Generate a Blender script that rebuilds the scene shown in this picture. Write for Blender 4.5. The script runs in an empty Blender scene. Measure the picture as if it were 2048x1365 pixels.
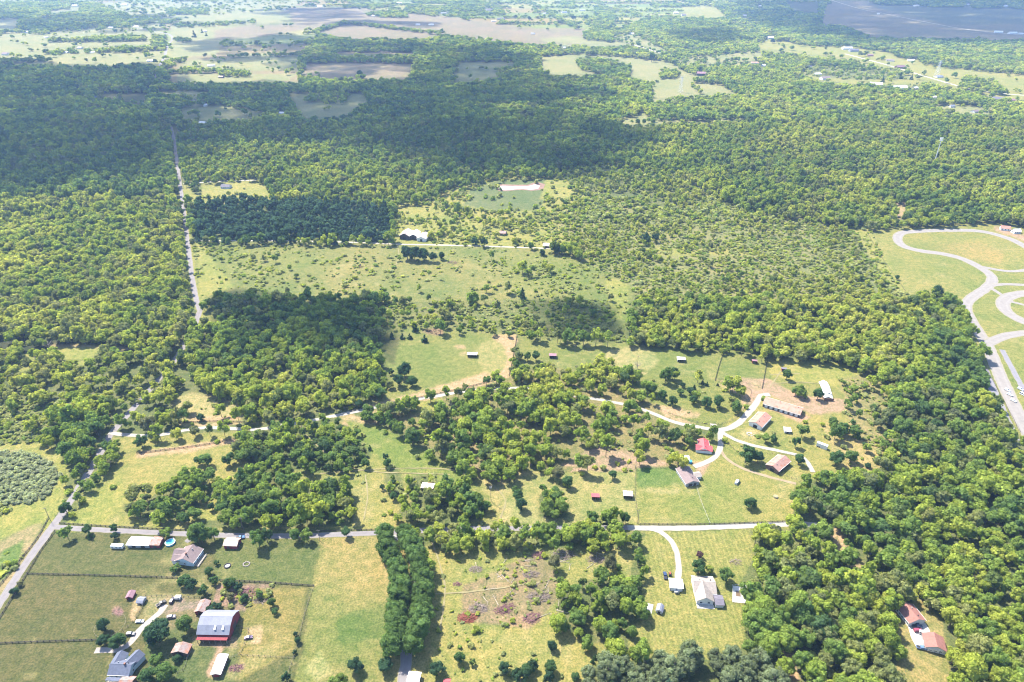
import bpy, bmesh, math, random
import numpy as np
from mathutils import Vector, Matrix

# ------------------------------------------------------------------ camera, light, exposure
scene = bpy.context.scene
C = scene.collection
H = 330.0                    # drone height above the fields
TH = math.radians(30.0)      # pitch below the horizon
F = 1365.0                   # focal length in photo pixels (24 mm equivalent)
ST, CT = math.sin(TH), math.cos(TH)

cam_d = bpy.data.cameras.new('camera'); cam = bpy.data.objects.new('camera', cam_d); C.objects.link(cam)
cam_d.sensor_width = 36; cam_d.lens = 36 * F / 2048
cam_d.clip_start = 1; cam_d.clip_end = 40000
cam.location = (0, 0, H); cam.rotation_euler = (math.radians(90) - TH, 0, 0)
scene.camera = cam

SUN_EL, SUN_AZ = math.radians(55), math.radians(-45)   # azimuth from +Y towards +X
sun_vec = Vector((math.cos(SUN_EL) * math.sin(SUN_AZ), math.cos(SUN_EL) * math.cos(SUN_AZ), math.sin(SUN_EL)))
world = bpy.data.worlds.new('World'); scene.world = world; world.use_nodes = True
wn = world.node_tree; wn.nodes.clear()
wo = wn.nodes.new('ShaderNodeOutputWorld'); bg = wn.nodes.new('ShaderNodeBackground'); sky = wn.nodes.new('ShaderNodeTexSky')
sky.sky_type = 'NISHITA'; sky.sun_disc = False; sky.sun_elevation = SUN_EL; sky.sun_rotation = SUN_AZ
sky.altitude = 200; sky.air_density = 1.0; sky.dust_density = 1.0
bg.inputs['Strength'].default_value = 0.14
wn.links.new(sky.outputs[0], bg.inputs['Color']); wn.links.new(bg.outputs[0], wo.inputs['Surface'])
sd = bpy.data.lights.new('sun', 'SUN'); sd.energy = 4.6; sd.angle = math.radians(0.5); sd.color = (1.0, 0.93, 0.80)
sun = bpy.data.objects.new('sun', sd); C.objects.link(sun)
sun.rotation_euler = sun_vec.to_track_quat('Z', 'Y').to_euler()
scene.view_settings.view_transform = 'Standard'; scene.view_settings.look = 'None'
scene.view_settings.gamma = 1.0; scene.view_settings.exposure = 1.8
scene.view_settings.use_curve_mapping = False
scene.render.engine = 'CYCLES'
scene.cycles.volume_bounces = 1
scene.cycles.max_bounces = 8
scene.cycles.filter_width = 1.1
scene.cycles.transparent_max_bounces = 24

rnd = random.Random(11)
rng = np.random.default_rng(5)

# ------------------------------------------------------------------ photo pixel -> point of the place
def P(px, py, z=0.0):
    u, v = (px - 1024) / F, (py - 682.5) / F
    dz = -(ST + v * CT)
    t = (H - z) / -dz
    return Vector((u * t, (CT - v * ST) * t, z))
def proj(x, y, z):
    d = y * CT + (H - z) * ST
    w = (H - z) * CT - y * ST
    return 1024 + F * x / d, 682.5 + F * w / d, d
def mpp(px, py):              # metres per photo pixel there
    v = (py - 682.5) / F
    return H / (ST + v * CT) / F

# ------------------------------------------------------------------ tagging
def tag(o, label=None, cat=None, group=None, kind=None):
    if label: o['label'] = label
    if cat: o['category'] = cat
    if group: o['group'] = group
    if kind: o['kind'] = kind
    return o
def empty(name, loc, rz=0, label=None, cat=None, group=None):
    o = bpy.data.objects.new(name, None); C.objects.link(o)
    o.location = loc; o.rotation_euler = (0, 0, rz); o.empty_display_size = 0.5
    return tag(o, label, cat, group)
class MB:
    """collects geometry, links it as one mesh object"""
    def __init__(s): s.v = []; s.f = []; s.m = []
    def add(s, vs, fs, mi=0):
        b = len(s.v); s.v += [tuple(v) for v in vs]; s.f += [tuple(b + i for i in f) for f in fs]; s.m += [mi] * len(fs)
    def box(s, x0, x1, y0, y1, z0, z1, mi=0):
        s.add([(x0,y0,z0),(x1,y0,z0),(x1,y1,z0),(x0,y1,z0),(x0,y0,z1),(x1,y0,z1),(x1,y1,z1),(x0,y1,z1)],
              [(0,3,2,1),(4,5,6,7),(0,1,5,4),(1,2,6,5),(2,3,7,6),(3,0,4,7)], mi)
    def bar(s, a, b, r0, r1=None, n=6, mi=0):
        a, b = Vector(a), Vector(b); r1 = r0 if r1 is None else r1
        d = (b - a).normalized(); x = d.orthogonal().normalized(); y = d.cross(x)
        vs = []
        for p, r in ((a, r0), (b, r1)):
            for i in range(n):
                t = 2 * math.pi * i / n; vs.append(p + x * r * math.cos(t) + y * r * math.sin(t))
        fs = [(i, (i+1) % n, n + (i+1) % n, n + i) for i in range(n)] + [tuple(range(n-1, -1, -1)), tuple(range(n, 2*n))]
        s.add(vs, fs, mi)
    def prism(s, prof, x0, x1, mi=0):       # closed profile of (y,z), extruded along x
        n = len(prof)
        vs = [(x0, y, z) for y, z in prof] + [(x1, y, z) for y, z in prof]
        fs = [(i, (i+1) % n, n + (i+1) % n, n + i) for i in range(n)] + [tuple(range(n-1, -1, -1)), tuple(range(n, 2*n))]
        s.add(vs, fs, mi)
    def mesh(s, name, mats):
        me = bpy.data.meshes.new(name); me.from_pydata(s.v, [], s.f)
        for m in (mats if isinstance(mats, (list, tuple)) else [mats]): me.materials.append(m)
        me.polygons.foreach_set('material_index', s.m); me.update()
        bm = bmesh.new(); bm.from_mesh(me); bmesh.ops.recalc_face_normals(bm, faces=bm.faces); bm.to_mesh(me); bm.free()
        return me
    def build(s, name, mats, parent=None):
        o = bpy.data.objects.new(name, s.mesh(name, mats)); C.objects.link(o)
        if parent: o.parent = parent
        return o
def copy_tree(o, parent=None):
    c = o.copy(); C.objects.link(c); c.parent = parent
    for ch in list(KIDS.get(o.name, [])):
        copy_tree(ch, c)
    return c
KIDS = {}
def snapshot(o):
    KIDS[o.name] = list(o.children)
    for ch in o.children: snapshot(ch)

# ------------------------------------------------------------------ materials
def new_mat(name):
    m = bpy.data.materials.new(name); m.use_nodes = True
    nt = m.node_tree; nt.nodes.clear()
    out = nt.nodes.new('ShaderNodeOutputMaterial')
    return m, nt, out
def noise(nt, scale, detail=3, vec=None, rough=0.6):
    n = nt.nodes.new('ShaderNodeTexNoise'); n.inputs['Scale'].default_value = scale
    n.inputs['Detail'].default_value = detail; n.inputs['Roughness'].default_value = rough
    if vec is not None: nt.links.new(vec, n.inputs['Vector'])
    return n.outputs['Fac']
def maprange(nt, src, a, b, c, d):
    n = nt.nodes.new('ShaderNodeMapRange'); nt.links.new(src, n.inputs['Value'])
    for k, v in zip(('From Min', 'From Max', 'To Min', 'To Max'), (a, b, c, d)): n.inputs[k].default_value = v
    return n.outputs['Result']
def mixc(nt, fac, a, b, mode='MIX'):
    n = nt.nodes.new('ShaderNodeMix'); n.data_type = 'RGBA'; n.blend_type = mode
    for sock, val in ((n.inputs[0], fac), (n.inputs[6], a), (n.inputs[7], b)):
        if isinstance(val, (int, float)): sock.default_value = val
        elif isinstance(val, tuple): sock.default_value = (*val, 1)
        else: nt.links.new(val, sock)
    return n.outputs[2]
def math_n(nt, op, a, b):
    n = nt.nodes.new('ShaderNodeMath'); n.operation = op
    for i, val in enumerate((a, b)):
        if isinstance(val, (int, float)): n.inputs[i].default_value = val
        else: nt.links.new(val, n.inputs[i])
    return n.outputs[0]
MATS = {}
def surf(name, col, rough=0.8, wear=0.25, scale=1.2, col2=None, metal=0.0, ribs=0.0, rust=0.0):
    """painted / weathered surface; ribs = spacing of standing seams in metres (relief only)"""
    key = name
    if key in MATS: return MATS[key]
    m, nt, out = new_mat(name)
    b = nt.nodes.new('ShaderNodeBsdfPrincipled'); nt.links.new(b.outputs[0], out.inputs[0])
    tc = nt.nodes.new('ShaderNodeTexCoord').outputs['Object']
    n1 = noise(nt, scale, 5, tc)
    c2 = col2 or tuple(c * (1 - wear) * 0.9 for c in col)
    c = mixc(nt, maprange(nt, n1, 0.35, 0.7, 0, 1), col, c2)
    n2 = noise(nt, scale * 6, 3, tc)
    c = mixc(nt, maprange(nt, n2, 0.3, 0.7, 0.0, 0.5 * wear), c, (0.05, 0.045, 0.04))
    if rust:
        n3 = noise(nt, 0.35, 6, tc, 0.7)
        c = mixc(nt, maprange(nt, n3, 0.55 - rust * 0.25, 0.62, 0, 0.85), c, (0.27, 0.10, 0.05))
    nt.links.new(c, b.inputs['Base Color'])
    b.inputs['Roughness'].default_value = rough; b.inputs['Metallic'].default_value = metal
    b.inputs['Specular IOR Level'].default_value = 0.3
    bp = nt.nodes.new('ShaderNodeBump'); bp.inputs['Strength'].default_value = 0.4; bp.inputs['Distance'].default_value = 0.05
    if ribs:
        w = nt.nodes.new('ShaderNodeTexWave'); w.inputs['Scale'].default_value = 0.314 / ribs * 1.0; w.bands_direction = 'X'
        nt.links.new(tc, w.inputs['Vector'])
        nt.links.new(w.outputs['Fac'], bp.inputs['Height'])
    else:
        nt.links.new(n2, bp.inputs['Height'])
    nt.links.new(bp.outputs[0], b.inputs['Normal'])
    MATS[key] = m
    return m
def glossy(name, col, rough=0.25, metal=0.0):
    if name in MATS: return MATS[name]
    m, nt, out = new_mat(name)
    b = nt.nodes.new('ShaderNodeBsdfPrincipled'); nt.links.new(b.outputs[0], out.inputs[0])
    tc = nt.nodes.new('ShaderNodeTexCoord').outputs['Object']
    c = mixc(nt, maprange(nt, noise(nt, 3, 3, tc), 0.3, 0.7, 0, 0.25), col, tuple(x * 0.6 for x in col))
    nt.links.new(c, b.inputs['Base Color']); b.inputs['Roughness'].default_value = rough; b.inputs['Metallic'].default_value = metal
    MATS[name] = m
    return m
def leaf_mat(name, src):
    m, nt, out = new_mat(name)
    if src == 'OBJECT':
        oi = nt.nodes.new('ShaderNodeObjectInfo'); base = oi.outputs['Color']
    else:
        at = nt.nodes.new('ShaderNodeAttribute'); at.attribute_type = 'INSTANCER'; at.attribute_name = 'tcol'; base = at.outputs['Color']
    lv = nt.nodes.new('ShaderNodeAttribute'); lv.attribute_type = 'GEOMETRY'; lv.attribute_name = 'lv'
    lvf = lv.outputs['Fac']
    mul = nt.nodes.new('ShaderNodeVectorMath'); mul.operation = 'SCALE'
    nt.links.new(base, mul.inputs[0]); nt.links.new(lvf, mul.inputs['Scale'])
    c = mul.outputs[0]
    d = nt.nodes.new('ShaderNodeBsdfDiffuse'); t = nt.nodes.new('ShaderNodeBsdfTranslucent')
    nt.links.new(c, d.inputs['Color'])
    tcol = mixc(nt, 1.0, c, (1.25, 1.25, 0.5), 'MULTIPLY'); nt.links.new(tcol, t.inputs['Color'])
    mx = nt.nodes.new('ShaderNodeMixShader'); mx.inputs[0].default_value = 0.55
    nt.links.new(d.outputs[0], mx.inputs[1]); nt.links.new(t.outputs[0], mx.inputs[2]); nt.links.new(mx.outputs[0], out.inputs[0])
    return m
LEAF_O = leaf_mat('foliage', 'OBJECT')
LEAF_I = leaf_mat('foliage_mass', 'INSTANCER')
BARK = surf('bark', (0.16, 0.12, 0.09), 0.95, 0.4, 2)

# ------------------------------------------------------------------ the land-use map (photo pixels -> what grows there)
X0, Y0, STEP = -160, -116, 2.0
NX, NY = 1184, 840
gx = X0 + STEP * np.arange(NX); gy = Y0 + STEP * np.arange(NY)
COL = np.zeros((NY, NX, 3), np.float32); TREE = np.ones((NY, NX), np.float32); SHR = np.zeros((NY, NX), np.float32)
KIND = np.zeros((NY, NX), np.int8); BRI = np.zeros((NY, NX), np.float32); SIZ = np.ones((NY, NX), np.float32)
PAT = np.zeros((NY, NX), np.float32)      # how patchy the grass is
MOW = np.zeros((NY, NX), np.float32)

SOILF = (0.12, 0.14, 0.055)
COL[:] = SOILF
def mask(poly):
    poly = np.array(poly, float)
    i0 = max(0, int((poly[:,0].min() - X0) / STEP) - 1); i1 = min(NX, int((poly[:,0].max() - X0) / STEP) + 2)
    j0 = max(0, int((poly[:,1].min() - Y0) / STEP) - 1); j1 = min(NY, int((poly[:,1].max() - Y0) / STEP) + 2)
    xx, yy = np.meshgrid(gx[i0:i1], gy[j0:j1])
    inside = np.zeros(xx.shape, bool)
    n = len(poly); j = n - 1
    for i in range(n):
        xi, yi = poly[i]; xj, yj = poly[j]
        if yi != yj:
            c = ((yi > yy) != (yj > yy)) & (xx < (xj - xi) * (yy - yi) / (yj - yi) + xi)
            inside ^= c
        j = i
    return slice(j0, j1), slice(i0, i1), inside
def paint(poly, col=None, tree=None, shr=None, kind=None, bri=None, siz=None, pat=None, mow=None):
    a, b, m = mask(poly)
    for arr, val in ((TREE, tree), (SHR, shr), (KIND, kind), (BRI, bri), (SIZ, siz), (PAT, pat), (MOW, mow)):
        if val is not None: arr[a, b][m] = val
    if col is not None: COL[a, b][m] = col
def ell(cx, cy, rx, ry, n=14, rot=0):
    return [(cx + rx*math.cos(t)*math.cos(rot) - ry*math.sin(t)*math.sin(rot), cy + rx*math.cos(t)*math.sin(rot) + ry*math.sin(t)*math.cos(rot))
            for t in [2*math.pi*i/n for i in range(n)]]
# albedos; OLIVE darkened for the thin cloud shade over the lower left
GRASS = (0.175, 0.19, 0.060); LUSH = (0.125, 0.175, 0.052); STRAW = (0.30, 0.265, 0.12); YEL = (0.245, 0.24, 0.072)
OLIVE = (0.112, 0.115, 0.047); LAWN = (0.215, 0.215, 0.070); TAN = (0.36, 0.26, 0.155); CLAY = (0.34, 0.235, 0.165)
PALE = (0.235, 0.235, 0.105); BROWNF = (0.22, 0.18, 0.115); SCRUBG = (0.15, 0.165, 0.06); PURP = (0.20, 0.12, 0.12)
def field(poly, col, shr=0.0, tree=0.0, pat=0.6, mow=0, **k): paint(poly, col, tree, shr, pat=pat, mow=mow, siz=k.get('siz', 1.0), bri=k.get('bri', 0), kind=k.get('kind', 0))
def wood(poly, **k): paint(poly, k.get('col', SOILF), k.get('tree', 1.0), k.get('shr', 0.15), k.get('kind', 0), k.get('bri', 0.0), k.get('siz', 1.0), 0.6, 0)

# leaf tint by tract: darkened in cloud-shaded woods, lightened in sunlit ones
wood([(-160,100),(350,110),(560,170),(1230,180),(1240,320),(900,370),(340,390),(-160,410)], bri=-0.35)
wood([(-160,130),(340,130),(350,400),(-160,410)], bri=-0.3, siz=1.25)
wood([(-160,400),(350,400),(395,610),(380,700),(0,700),(-160,700)], bri=0.8, siz=1.1)
wood([(1240,600),(1810,600),(1900,620),(1800,740),(1240,700)], bri=0.6)
wood([(1100,350),(1300,320),(2210,300),(2210,450),(1740,455),(1500,440)], bri=0.15)
wood([(1500,1080),(1760,1080),(1800,1365),(1480,1500),(1440,1300)], bri=0.3)
wood([(0,720),(760,740),(700,830),(220,860),(100,820),(0,800)], bri=0.55, tree=0.8, shr=0.3, siz=0.95)
wood([(1240,60),(2210,60),(2210,460),(1740,455),(1480,420),(1330,340),(1240,250)], bri=0.3)
wood([(380,300),(640,290),(760,330),(900,372),(800,405),(560,400),(540,362),(366,365)], bri=0.45)
# far country
field([(-160,-116),(2210,-116),(2210,0),(1400,0),(1180,8),(-160,0)], PALE, tree=0.02, kind=3)
field([(-160,-20),(640,-20),(640,60),(600,110),(600,165),(340,165),(330,132),(180,134),(-160,126)], PALE, tree=0.02, bri=0.2, kind=3)
field([(640,-20),(1430,-20),(1440,24),(1300,30),(1220,60),(1100,60),(640,20)], YEL, tree=0.03, bri=0.3, kind=3)
wood([(0,2),(190,0),(270,30),(230,48),(30,58),(40,36),(0,34)], bri=0.1)
field([(-160,36),(35,38),(38,62),(-160,62)], PALE)
field([(-160,68),(60,66),(330,58),(330,120),(180,134),(80,116),(-160,126)], PALE, tree=0.02)
field([(100,20),(160,14),(160,20),(100,26)], PALE)
field([(110,52),(330,48),(330,60),(60,66)], PALE, tree=0.1)
field([(200,5),(400,0),(600,0),(590,14),(400,40),(270,30)], PALE, tree=0.05)
wood([(30,60),(90,52),(180,46),(260,40),(265,52),(120,58),(90,66)], tree=0.5, bri=0.5)
wood([(180,70),(290,68),(290,78),(180,82),(90,82),(95,74)])
wood([(85,98),(330,88),(332,97),(240,101),(90,106)])
wood([(306,66),(334,68),(330,92),(300,100)], tree=0.8)
wood([(330,12),(420,14),(412,28),(335,28)]); wood([(320,34),(395,36),(390,45),(320,45)])
field([(340,45),(400,30),(590,16),(600,60),(450,78),(432,110),(345,116)], PALE)
wood([(350,48),(430,44),(590,36),(590,39),(430,50),(350,54)], tree=0.35)
wood([(350,72),(382,74),(382,82),(350,80)])
field([(345,122),(600,108),(596,132),(380,138)], PALE, tree=0.03, bri=0.4)
wood([(360,132),(405,134),(400,142),(360,142)]); wood([(440,136),(500,138),(500,152),(440,148)])
field([(360,146),(440,150),(520,150),(595,150),(560,166),(400,166),(350,162)], PALE)
field([(312,178),(425,178),(405,192),(312,192)], PALE); field([(190,182),(298,182),(296,214),(230,204),(195,196)], OLIVE, tree=0.06)
field([(362,212),(440,206),(530,222),(500,240),(366,242)], PALE, tree=0.05)
field([(430,62),(510,48),(580,16),(700,14),(920,36),(1040,52),(1170,72),(1160,92),(1000,80),(880,66),(700,44),(620,58),(512,76),(430,80)], BROWNF)
field([(512,32),(580,26),(585,46),(512,50)], PALE); wood([(512,50),(590,44),(590,48),(512,53)], tree=0.6)
field([(640,56),(700,46),(890,68),(845,76),(700,74),(640,66)], BROWNF); 
wood([(620,58),(690,40),(760,46),(890,62),(888,66),(760,52),(690,46),(630,64)], tree=0.9)
field([(670,102),(830,102),(830,110),(670,108)], BROWNF); wood([(610,104),(668,98),(680,118),(612,122)], tree=1)
field([(612,123),(700,121),(830,123),(815,156),(690,158),(600,150)], BROWNF)
wood(ell(720,150,8,5)); wood([(615,144),(640,146),(640,150),(615,150)])
field([(440,120),(512,108),(595,110),(598,140),(512,142),(440,134)], PALE, tree=0.02)
field([(512,152),(580,152),(580,162),(512,162)], PALE)
field([(915,120),(1030,120),(1030,128),(998,134),(996,156),(905,166)], PALE, tree=0.02)
field([(578,182),(728,182),(738,204),(720,214),(680,238),(610,238),(590,216),(584,196)], PALE, tree=0.02)
wood([(640,175),(672,178),(670,202),(642,202)]); wood([(680,178),(694,180),(692,204),(682,204)]); wood([(612,188),(636,188),(632,198),(614,200)])
field([(700,5),(910,-6),(1180,-4),(1190,20),(1190,56),(1040,54),(900,30),(700,14)], YEL, tree=0.03, kind=3)
wood([(728,24),(760,20),(812,16),(815,34),(780,34),(738,30)]); wood([(812,5),(900,8),(930,4),(920,20),(880,32),(815,24)], tree=0.7)
wood([(900,10),(1000,8),(1010,30),(960,30),(890,34)], tree=0.5)
wood([(1120,0),(1150,0),(1148,16),(1128,12)]); wood([(1190,8),(1230,12),(1230,55),(1190,60)])
field([(1080,56),(1170,58),(1170,74),(1080,62)], BROWNF)
field([(1080,78),(1140,72),(1230,82),(1270,92),(1200,92),(1090,84)], PALE)
field([(1080,110),(1140,105),(1200,107),(1290,114),(1340,120),(1368,138),(1400,152),(1380,162),(1292,164),(1240,150),(1100,148),(1082,130)], PALE)
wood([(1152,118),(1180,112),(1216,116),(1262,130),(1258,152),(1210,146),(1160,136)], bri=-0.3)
wood([(1318,140),(1340,136),(1360,144),(1356,154),(1320,152)], bri=0.3)
field([(1300,168),(1330,162),(1400,160),(1440,165),(1480,186),(1400,192),(1340,196),(1306,202)], PALE)
wood([(1378,162),(1400,176),(1412,186),(1404,186),(1380,170)], tree=0.7)
field([(1238,238),(1250,232),(1292,220),(1300,236),(1340,238),(1500,234),(1502,244),(1330,248),(1240,252)], PALE, tree=0.05)
field([(1225,66),(1270,66),(1340,100),(1300,106),(1280,92),(1230,80)], PALE, tree=0.12)
field([(1340,114),(1512,98),(1530,112),(1500,124),(1450,132),(1370,128)], PALE, tree=0.08)
field([(1365,12),(1420,10),(1480,32),(1370,34)], YEL)
wood([(1420,0),(1530,0),(1536,60),(1510,80),(1480,55)], bri=0.0)
field([(1512,82),(1560,78),(1620,88),(1700,90),(1780,102),(1800,112),(1900,132),(2210,160),(2210,215),(1990,196),(1860,164),(1800,172),(1700,168),(1620,160),(1600,140),(1660,122),(1600,106),(1520,100)], YEL, tree=0.04, bri=0.2)
field([(1620,124),(1700,128),(1800,140),(1820,158),(1700,160),(1610,150)], SCRUBG, shr=0.5, tree=0.05, bri=0.3)
wood([(1620,112),(1700,118),(1738,130),(1700,134),(1620,124)], bri=-0.1)
wood([(1930,150),(1990,160),(2018,184),(1960,186),(1920,172)], tree=0.8, bri=0.6)
wood([(1560,0),(1700,40),(1750,70),(1900,76),(2210,80),(2210,92),(1900,94),(1760,96),(1640,88),(1540,70)], bri=-0.2)
field([(1642,46),(1652,8),(1680,0),(1740,2),(1850,12),(2000,18),(2210,24),(2210,78),(1960,76),(1850,74),(1740,72),(1690,50)], BROWNF)
field([(1720,4),(1860,12),(2210,20),(2210,50),(1900,50),(1780,24)], (0.13,0.14,0.085), shr=0.2)
field([(1570,4),(1640,4),(1640,26),(1590,20)], OLIVE)
wood([(1740,0),(1850,0),(1850,10),(1760,10)]); wood([(1860,-20),(2210,-20),(2210,4),(1860,2)])
field([(1860,200),(1990,214),(1980,232),(1880,226)], PALE, tree=0.15, bri=0.3)
field([(1580,228),(1600,228),(1598,236),(1582,236)], PALE)
# middle distance
field([(366,372),(520,360),(545,392),(480,404),(380,410),(368,402)], YEL, shr=0.02)
wood([(378,368),(402,366),(404,388),(384,390)], tree=0.6)
wood([(388,404),(470,400),(560,402),(700,405),(770,420),(786,450),(778,480),(388,482)], kind=1, shr=0, bri=-0.5)
paint([(352,380),(372,380),(400,610),(396,620),(384,600),(372,480),(356,410)], YEL, 0, 0)
paint([(342,250),(356,250),(366,400),(352,400)], OLIVE, 0, 0)
field([(786,470),(790,410),(860,400),(900,380),(990,356),(1110,352),(1160,362),(1260,440),(1200,500),(1060,496),(800,490)], YEL, shr=0.4, tree=0.14, siz=0.7, bri=1.1)
field([(926,412),(940,380),(990,362),(1080,358),(1108,368),(1080,420),(1000,424)], (0.125,0.155,0.065), shr=0.06)
field([(1090,364),(1140,364),(1150,396),(1080,400)], YEL, shr=0.12)
field([(386,484),(780,488),(1060,494),(1150,510),(1280,560),(1260,620),(1250,690),(1020,660),(1000,600),(760,596),(560,598),(440,592),(402,620),(392,560)], (0.185,0.19,0.066), shr=0.16, tree=0.01, pat=0.9, siz=0.8)
field([(386,486),(560,490),(660,520),(520,560),(400,560)], GRASS, shr=0.4, tree=0.02, siz=0.7)
paint([(392,486),(404,486),(440,540),(470,575),(410,612),(398,600)], YEL, 0, 0.1)
field([(760,604),(1000,600),(1240,600),(1250,684),(1030,668),(900,658),(760,650)], SCRUBG, shr=0.6, tree=0.2, siz=0.65, bri=0.3)
paint([(1210,560),(1260,560),(1250,640),(1225,640)], YEL, 0.02, 0.15)
field([(1110,440),(1200,360),(1330,340),(1480,420),(1740,455),(1812,560),(1812,596),(1500,600),(1290,596),(1240,560),(1160,510)], (0.20,0.20,0.085), shr=0.95, tree=0.36, siz=0.52, bri=1.0)
wood([(1100,340),(1200,325),(1330,345),(1420,400),(1300,420),(1180,380)], bri=0.5, siz=0.7, tree=0.6, shr=.5)
field([(1310,495),(1500,500),(1500,512),(1320,510)], YEL, shr=0.4); field([(1700,455),(1735,455),(1830,600),(1800,600)], YEL, shr=0.25)
field([(1000,500),(1150,515),(1200,560),(1160,600),(1010,590)], GRASS, shr=0.24, tree=0.02)
# racing circuit grounds
field([(1738,455),(1850,452),(1990,440),(2040,452),(2210,520),(2210,1000),(2048,870),(1965,720),(1920,610),(1900,596),(1880,580),(1850,590),(1820,600),(1795,556)], LAWN, pat=0.8)
field([(1840,492),(1960,484),(2010,505),(2000,530),(1900,515)], (0.25,0.22,0.08), pat=1)
paint([(1990,452),(2048,470),(2210,530),(2210,545),(2048,482),(1990,462)], CLAY)
wood([(1850,590),(1880,580),(1905,596),(1915,618),(1965,720),(2040,860),(1950,800),(1850,640)], bri=-0.1)
field([(1785,408),(1816,405),(1812,436),(1790,440)], TAN, tree=0.0)
# dark wood in the middle under the cloud
wood([(430,594),(560,600),(750,604),(765,650),(765,740),(780,800),(740,810),(560,720),(380,660)], bri=-0.1)
field([(395,622),(430,622),(440,650),(398,650)], YEL)
field([(-160,655),(100,680),(260,690),(268,700),(200,718),(130,728),(60,708),(-160,700)], (0.05,0.06,0.03), tree=0.35)
field([(96,690),(240,688),(262,696),(200,706),(180,722),(128,722)], YEL)
paint([(98,690),(150,690),(270,694),(268,700),(200,696),(98,695)], TAN)
field([(-160,742),(20,716),(60,706),(80,730),(50,745),(20,750)], YEL, shr=0.3, tree=0.2)
# northern paddocks
field([(762,656),(840,655),(1034,668),(1030,700),(1022,748),(940,772),(840,796),(740,818),(735,800),(785,770),(775,740),(765,700)], GRASS, pat=0.8)
paint([(1034,670),(1030,700),(1022,752),(940,778),(850,798),(740,822),(738,812),(850,780),(930,758),(990,740),(1005,700),(985,672)], TAN)
paint(ell(985,715,30,36), (0.24,0.23,0.09)); paint([(765,662),(800,680),(790,730),(770,720)], OLIVE); paint(ell(868,664,22,8), (0.22,0.16,0.10))
paint(ell(920,694,10,4), TAN); paint(ell(925,707,7,3), TAN)
field([(1038,672),(1100,678),(1240,688),(1480,702),(1530,714),(1680,722),(1730,745),(1720,800),(1650,800),(1530,790),(1500,775),(1430,762),(1350,748),(1250,742),(1170,738),(1110,735),(1040,725)], GRASS, pat=0.8)
paint([(1210,702),(1290,690),(1320,720),(1300,740),(1220,740)], STRAW)
paint([(1462,758),(1530,756),(1600,790),(1700,800),(1720,830),(1620,835),(1500,800)], CLAY, 0, 0.05)
paint([(1535,720),(1690,725),(1720,750),(1680,775),(1545,755)], YEL, 0, 0)
field([(1240,770),(1300,745),(1420,762),(1490,782),(1495,800),(1470,835),(1400,850),(1310,820),(1260,800)], GRASS, shr=0.06, tree=0.05)
paint([(1280,805),(1330,812),(1400,828),(1390,836),(1310,828)], TAN); paint([(1440,762),(1500,780),(1492,820),(1486,820),(1484,792),(1436,768)], TAN)
# central clearings
field([(125,1052),(180,965),(225,915),(300,892),(480,872),(500,845),(640,835),(700,826),(760,850),(850,905),(930,950),(985,962),(1130,945),(1272,935),(1290,1052),(900,1052),(400,1062)], LAWN, shr=0.03, pat=0.9)
paint([(270,905),(480,874),(484,886),(400,900),(280,918)], TAN); paint([(150,1020),(240,950),(260,1000),(200,1050),(140,1046)], YEL)
field([(222,872),(300,876),(370,868),(500,862),(480,872),(300,892),(225,900)], LAWN, pat=0.8)
paint([(690,832),(760,850),(850,905),(930,952),(900,980),(780,930),(700,870)], (0.17,0.20,0.055))
paint([(930,935),(990,930),(1140,950),(1200,940),(1270,940),(1275,1045),(1000,1050),(975,990)], (0.27,0.245,0.10))
paint([(1010,1000),(1060,1000),(1120,1045),(1000,1048)], STRAW); paint([(950,950),(1020,930),(1060,950),(1010,990),(975,975)], STRAW)
wood([(245,1000),(300,985),(345,960),(400,948),(430,962),(500,945),(560,950),(620,960),(690,975),(712,1010),(706,1052),(500,1056),(410,1058),(395,1030),(300,1045),(250,1025)], bri=-0.05, siz=0.95)
field([(398,1000),(440,1000),(430,1032),(400,1032)], YEL)
wood([(480,872),(500,850),(560,842),(640,828),(690,842),(745,900),(735,930),(650,950),(600,938),(560,955),(500,935),(480,905)], siz=0.8, bri=0.0)
field([(345,795),(385,785),(480,800),(485,838),(410,850),(350,842)], STRAW, tree=0.12, shr=0.05); paint([(380,832),(480,834),(484,844),(380,842)], TAN)
wood([(768,930),(800,935),(812,1000),(775,995)], siz=0.6, tree=0.5, shr=0.6)
wood([(795,1012),(830,985),(880,962),(940,970),(975,1000),(970,1035),(900,1052),(830,1045),(795,1040)], siz=0.85)
wood([(815,955),(870,945),(875,985),(820,985)], siz=0.6, tree=0.4, shr=0.5)
wood([(778,828),(885,822),(885,792),(1000,762),(1050,740),(1120,735),(1165,765),(1180,728),(1225,720),(1245,760),(1290,790),(1350,850),(1385,895),(1365,935),(1290,930),(1240,905),(1170,915),(1140,945),(1100,940),(1050,935),(1000,925),(935,905),(918,935),(880,918),(850,888),(790,850)], bri=0.55, tree=0.50, shr=0.22, col=(0.20,0.18,0.08))
field([(830,806),(886,796),(888,826),(835,822)], YEL, tree=0.1)
field([(1120,930),(1200,892),(1270,905),(1340,928),(1280,942),(1200,945)], CLAY, tree=0.15, shr=0.1)
field([(900,875),(960,880),(1000,925),(960,935),(900,905)], (0.25,0.20,0.11), tree=0.3, shr=0.2)
paint([(680,832),(700,828),(760,846),(750,852),(690,840)], TAN)
wood([(1078,982),(1110,965),(1140,1010),(1130,1038),(1080,1035)], siz=0.9)
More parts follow.
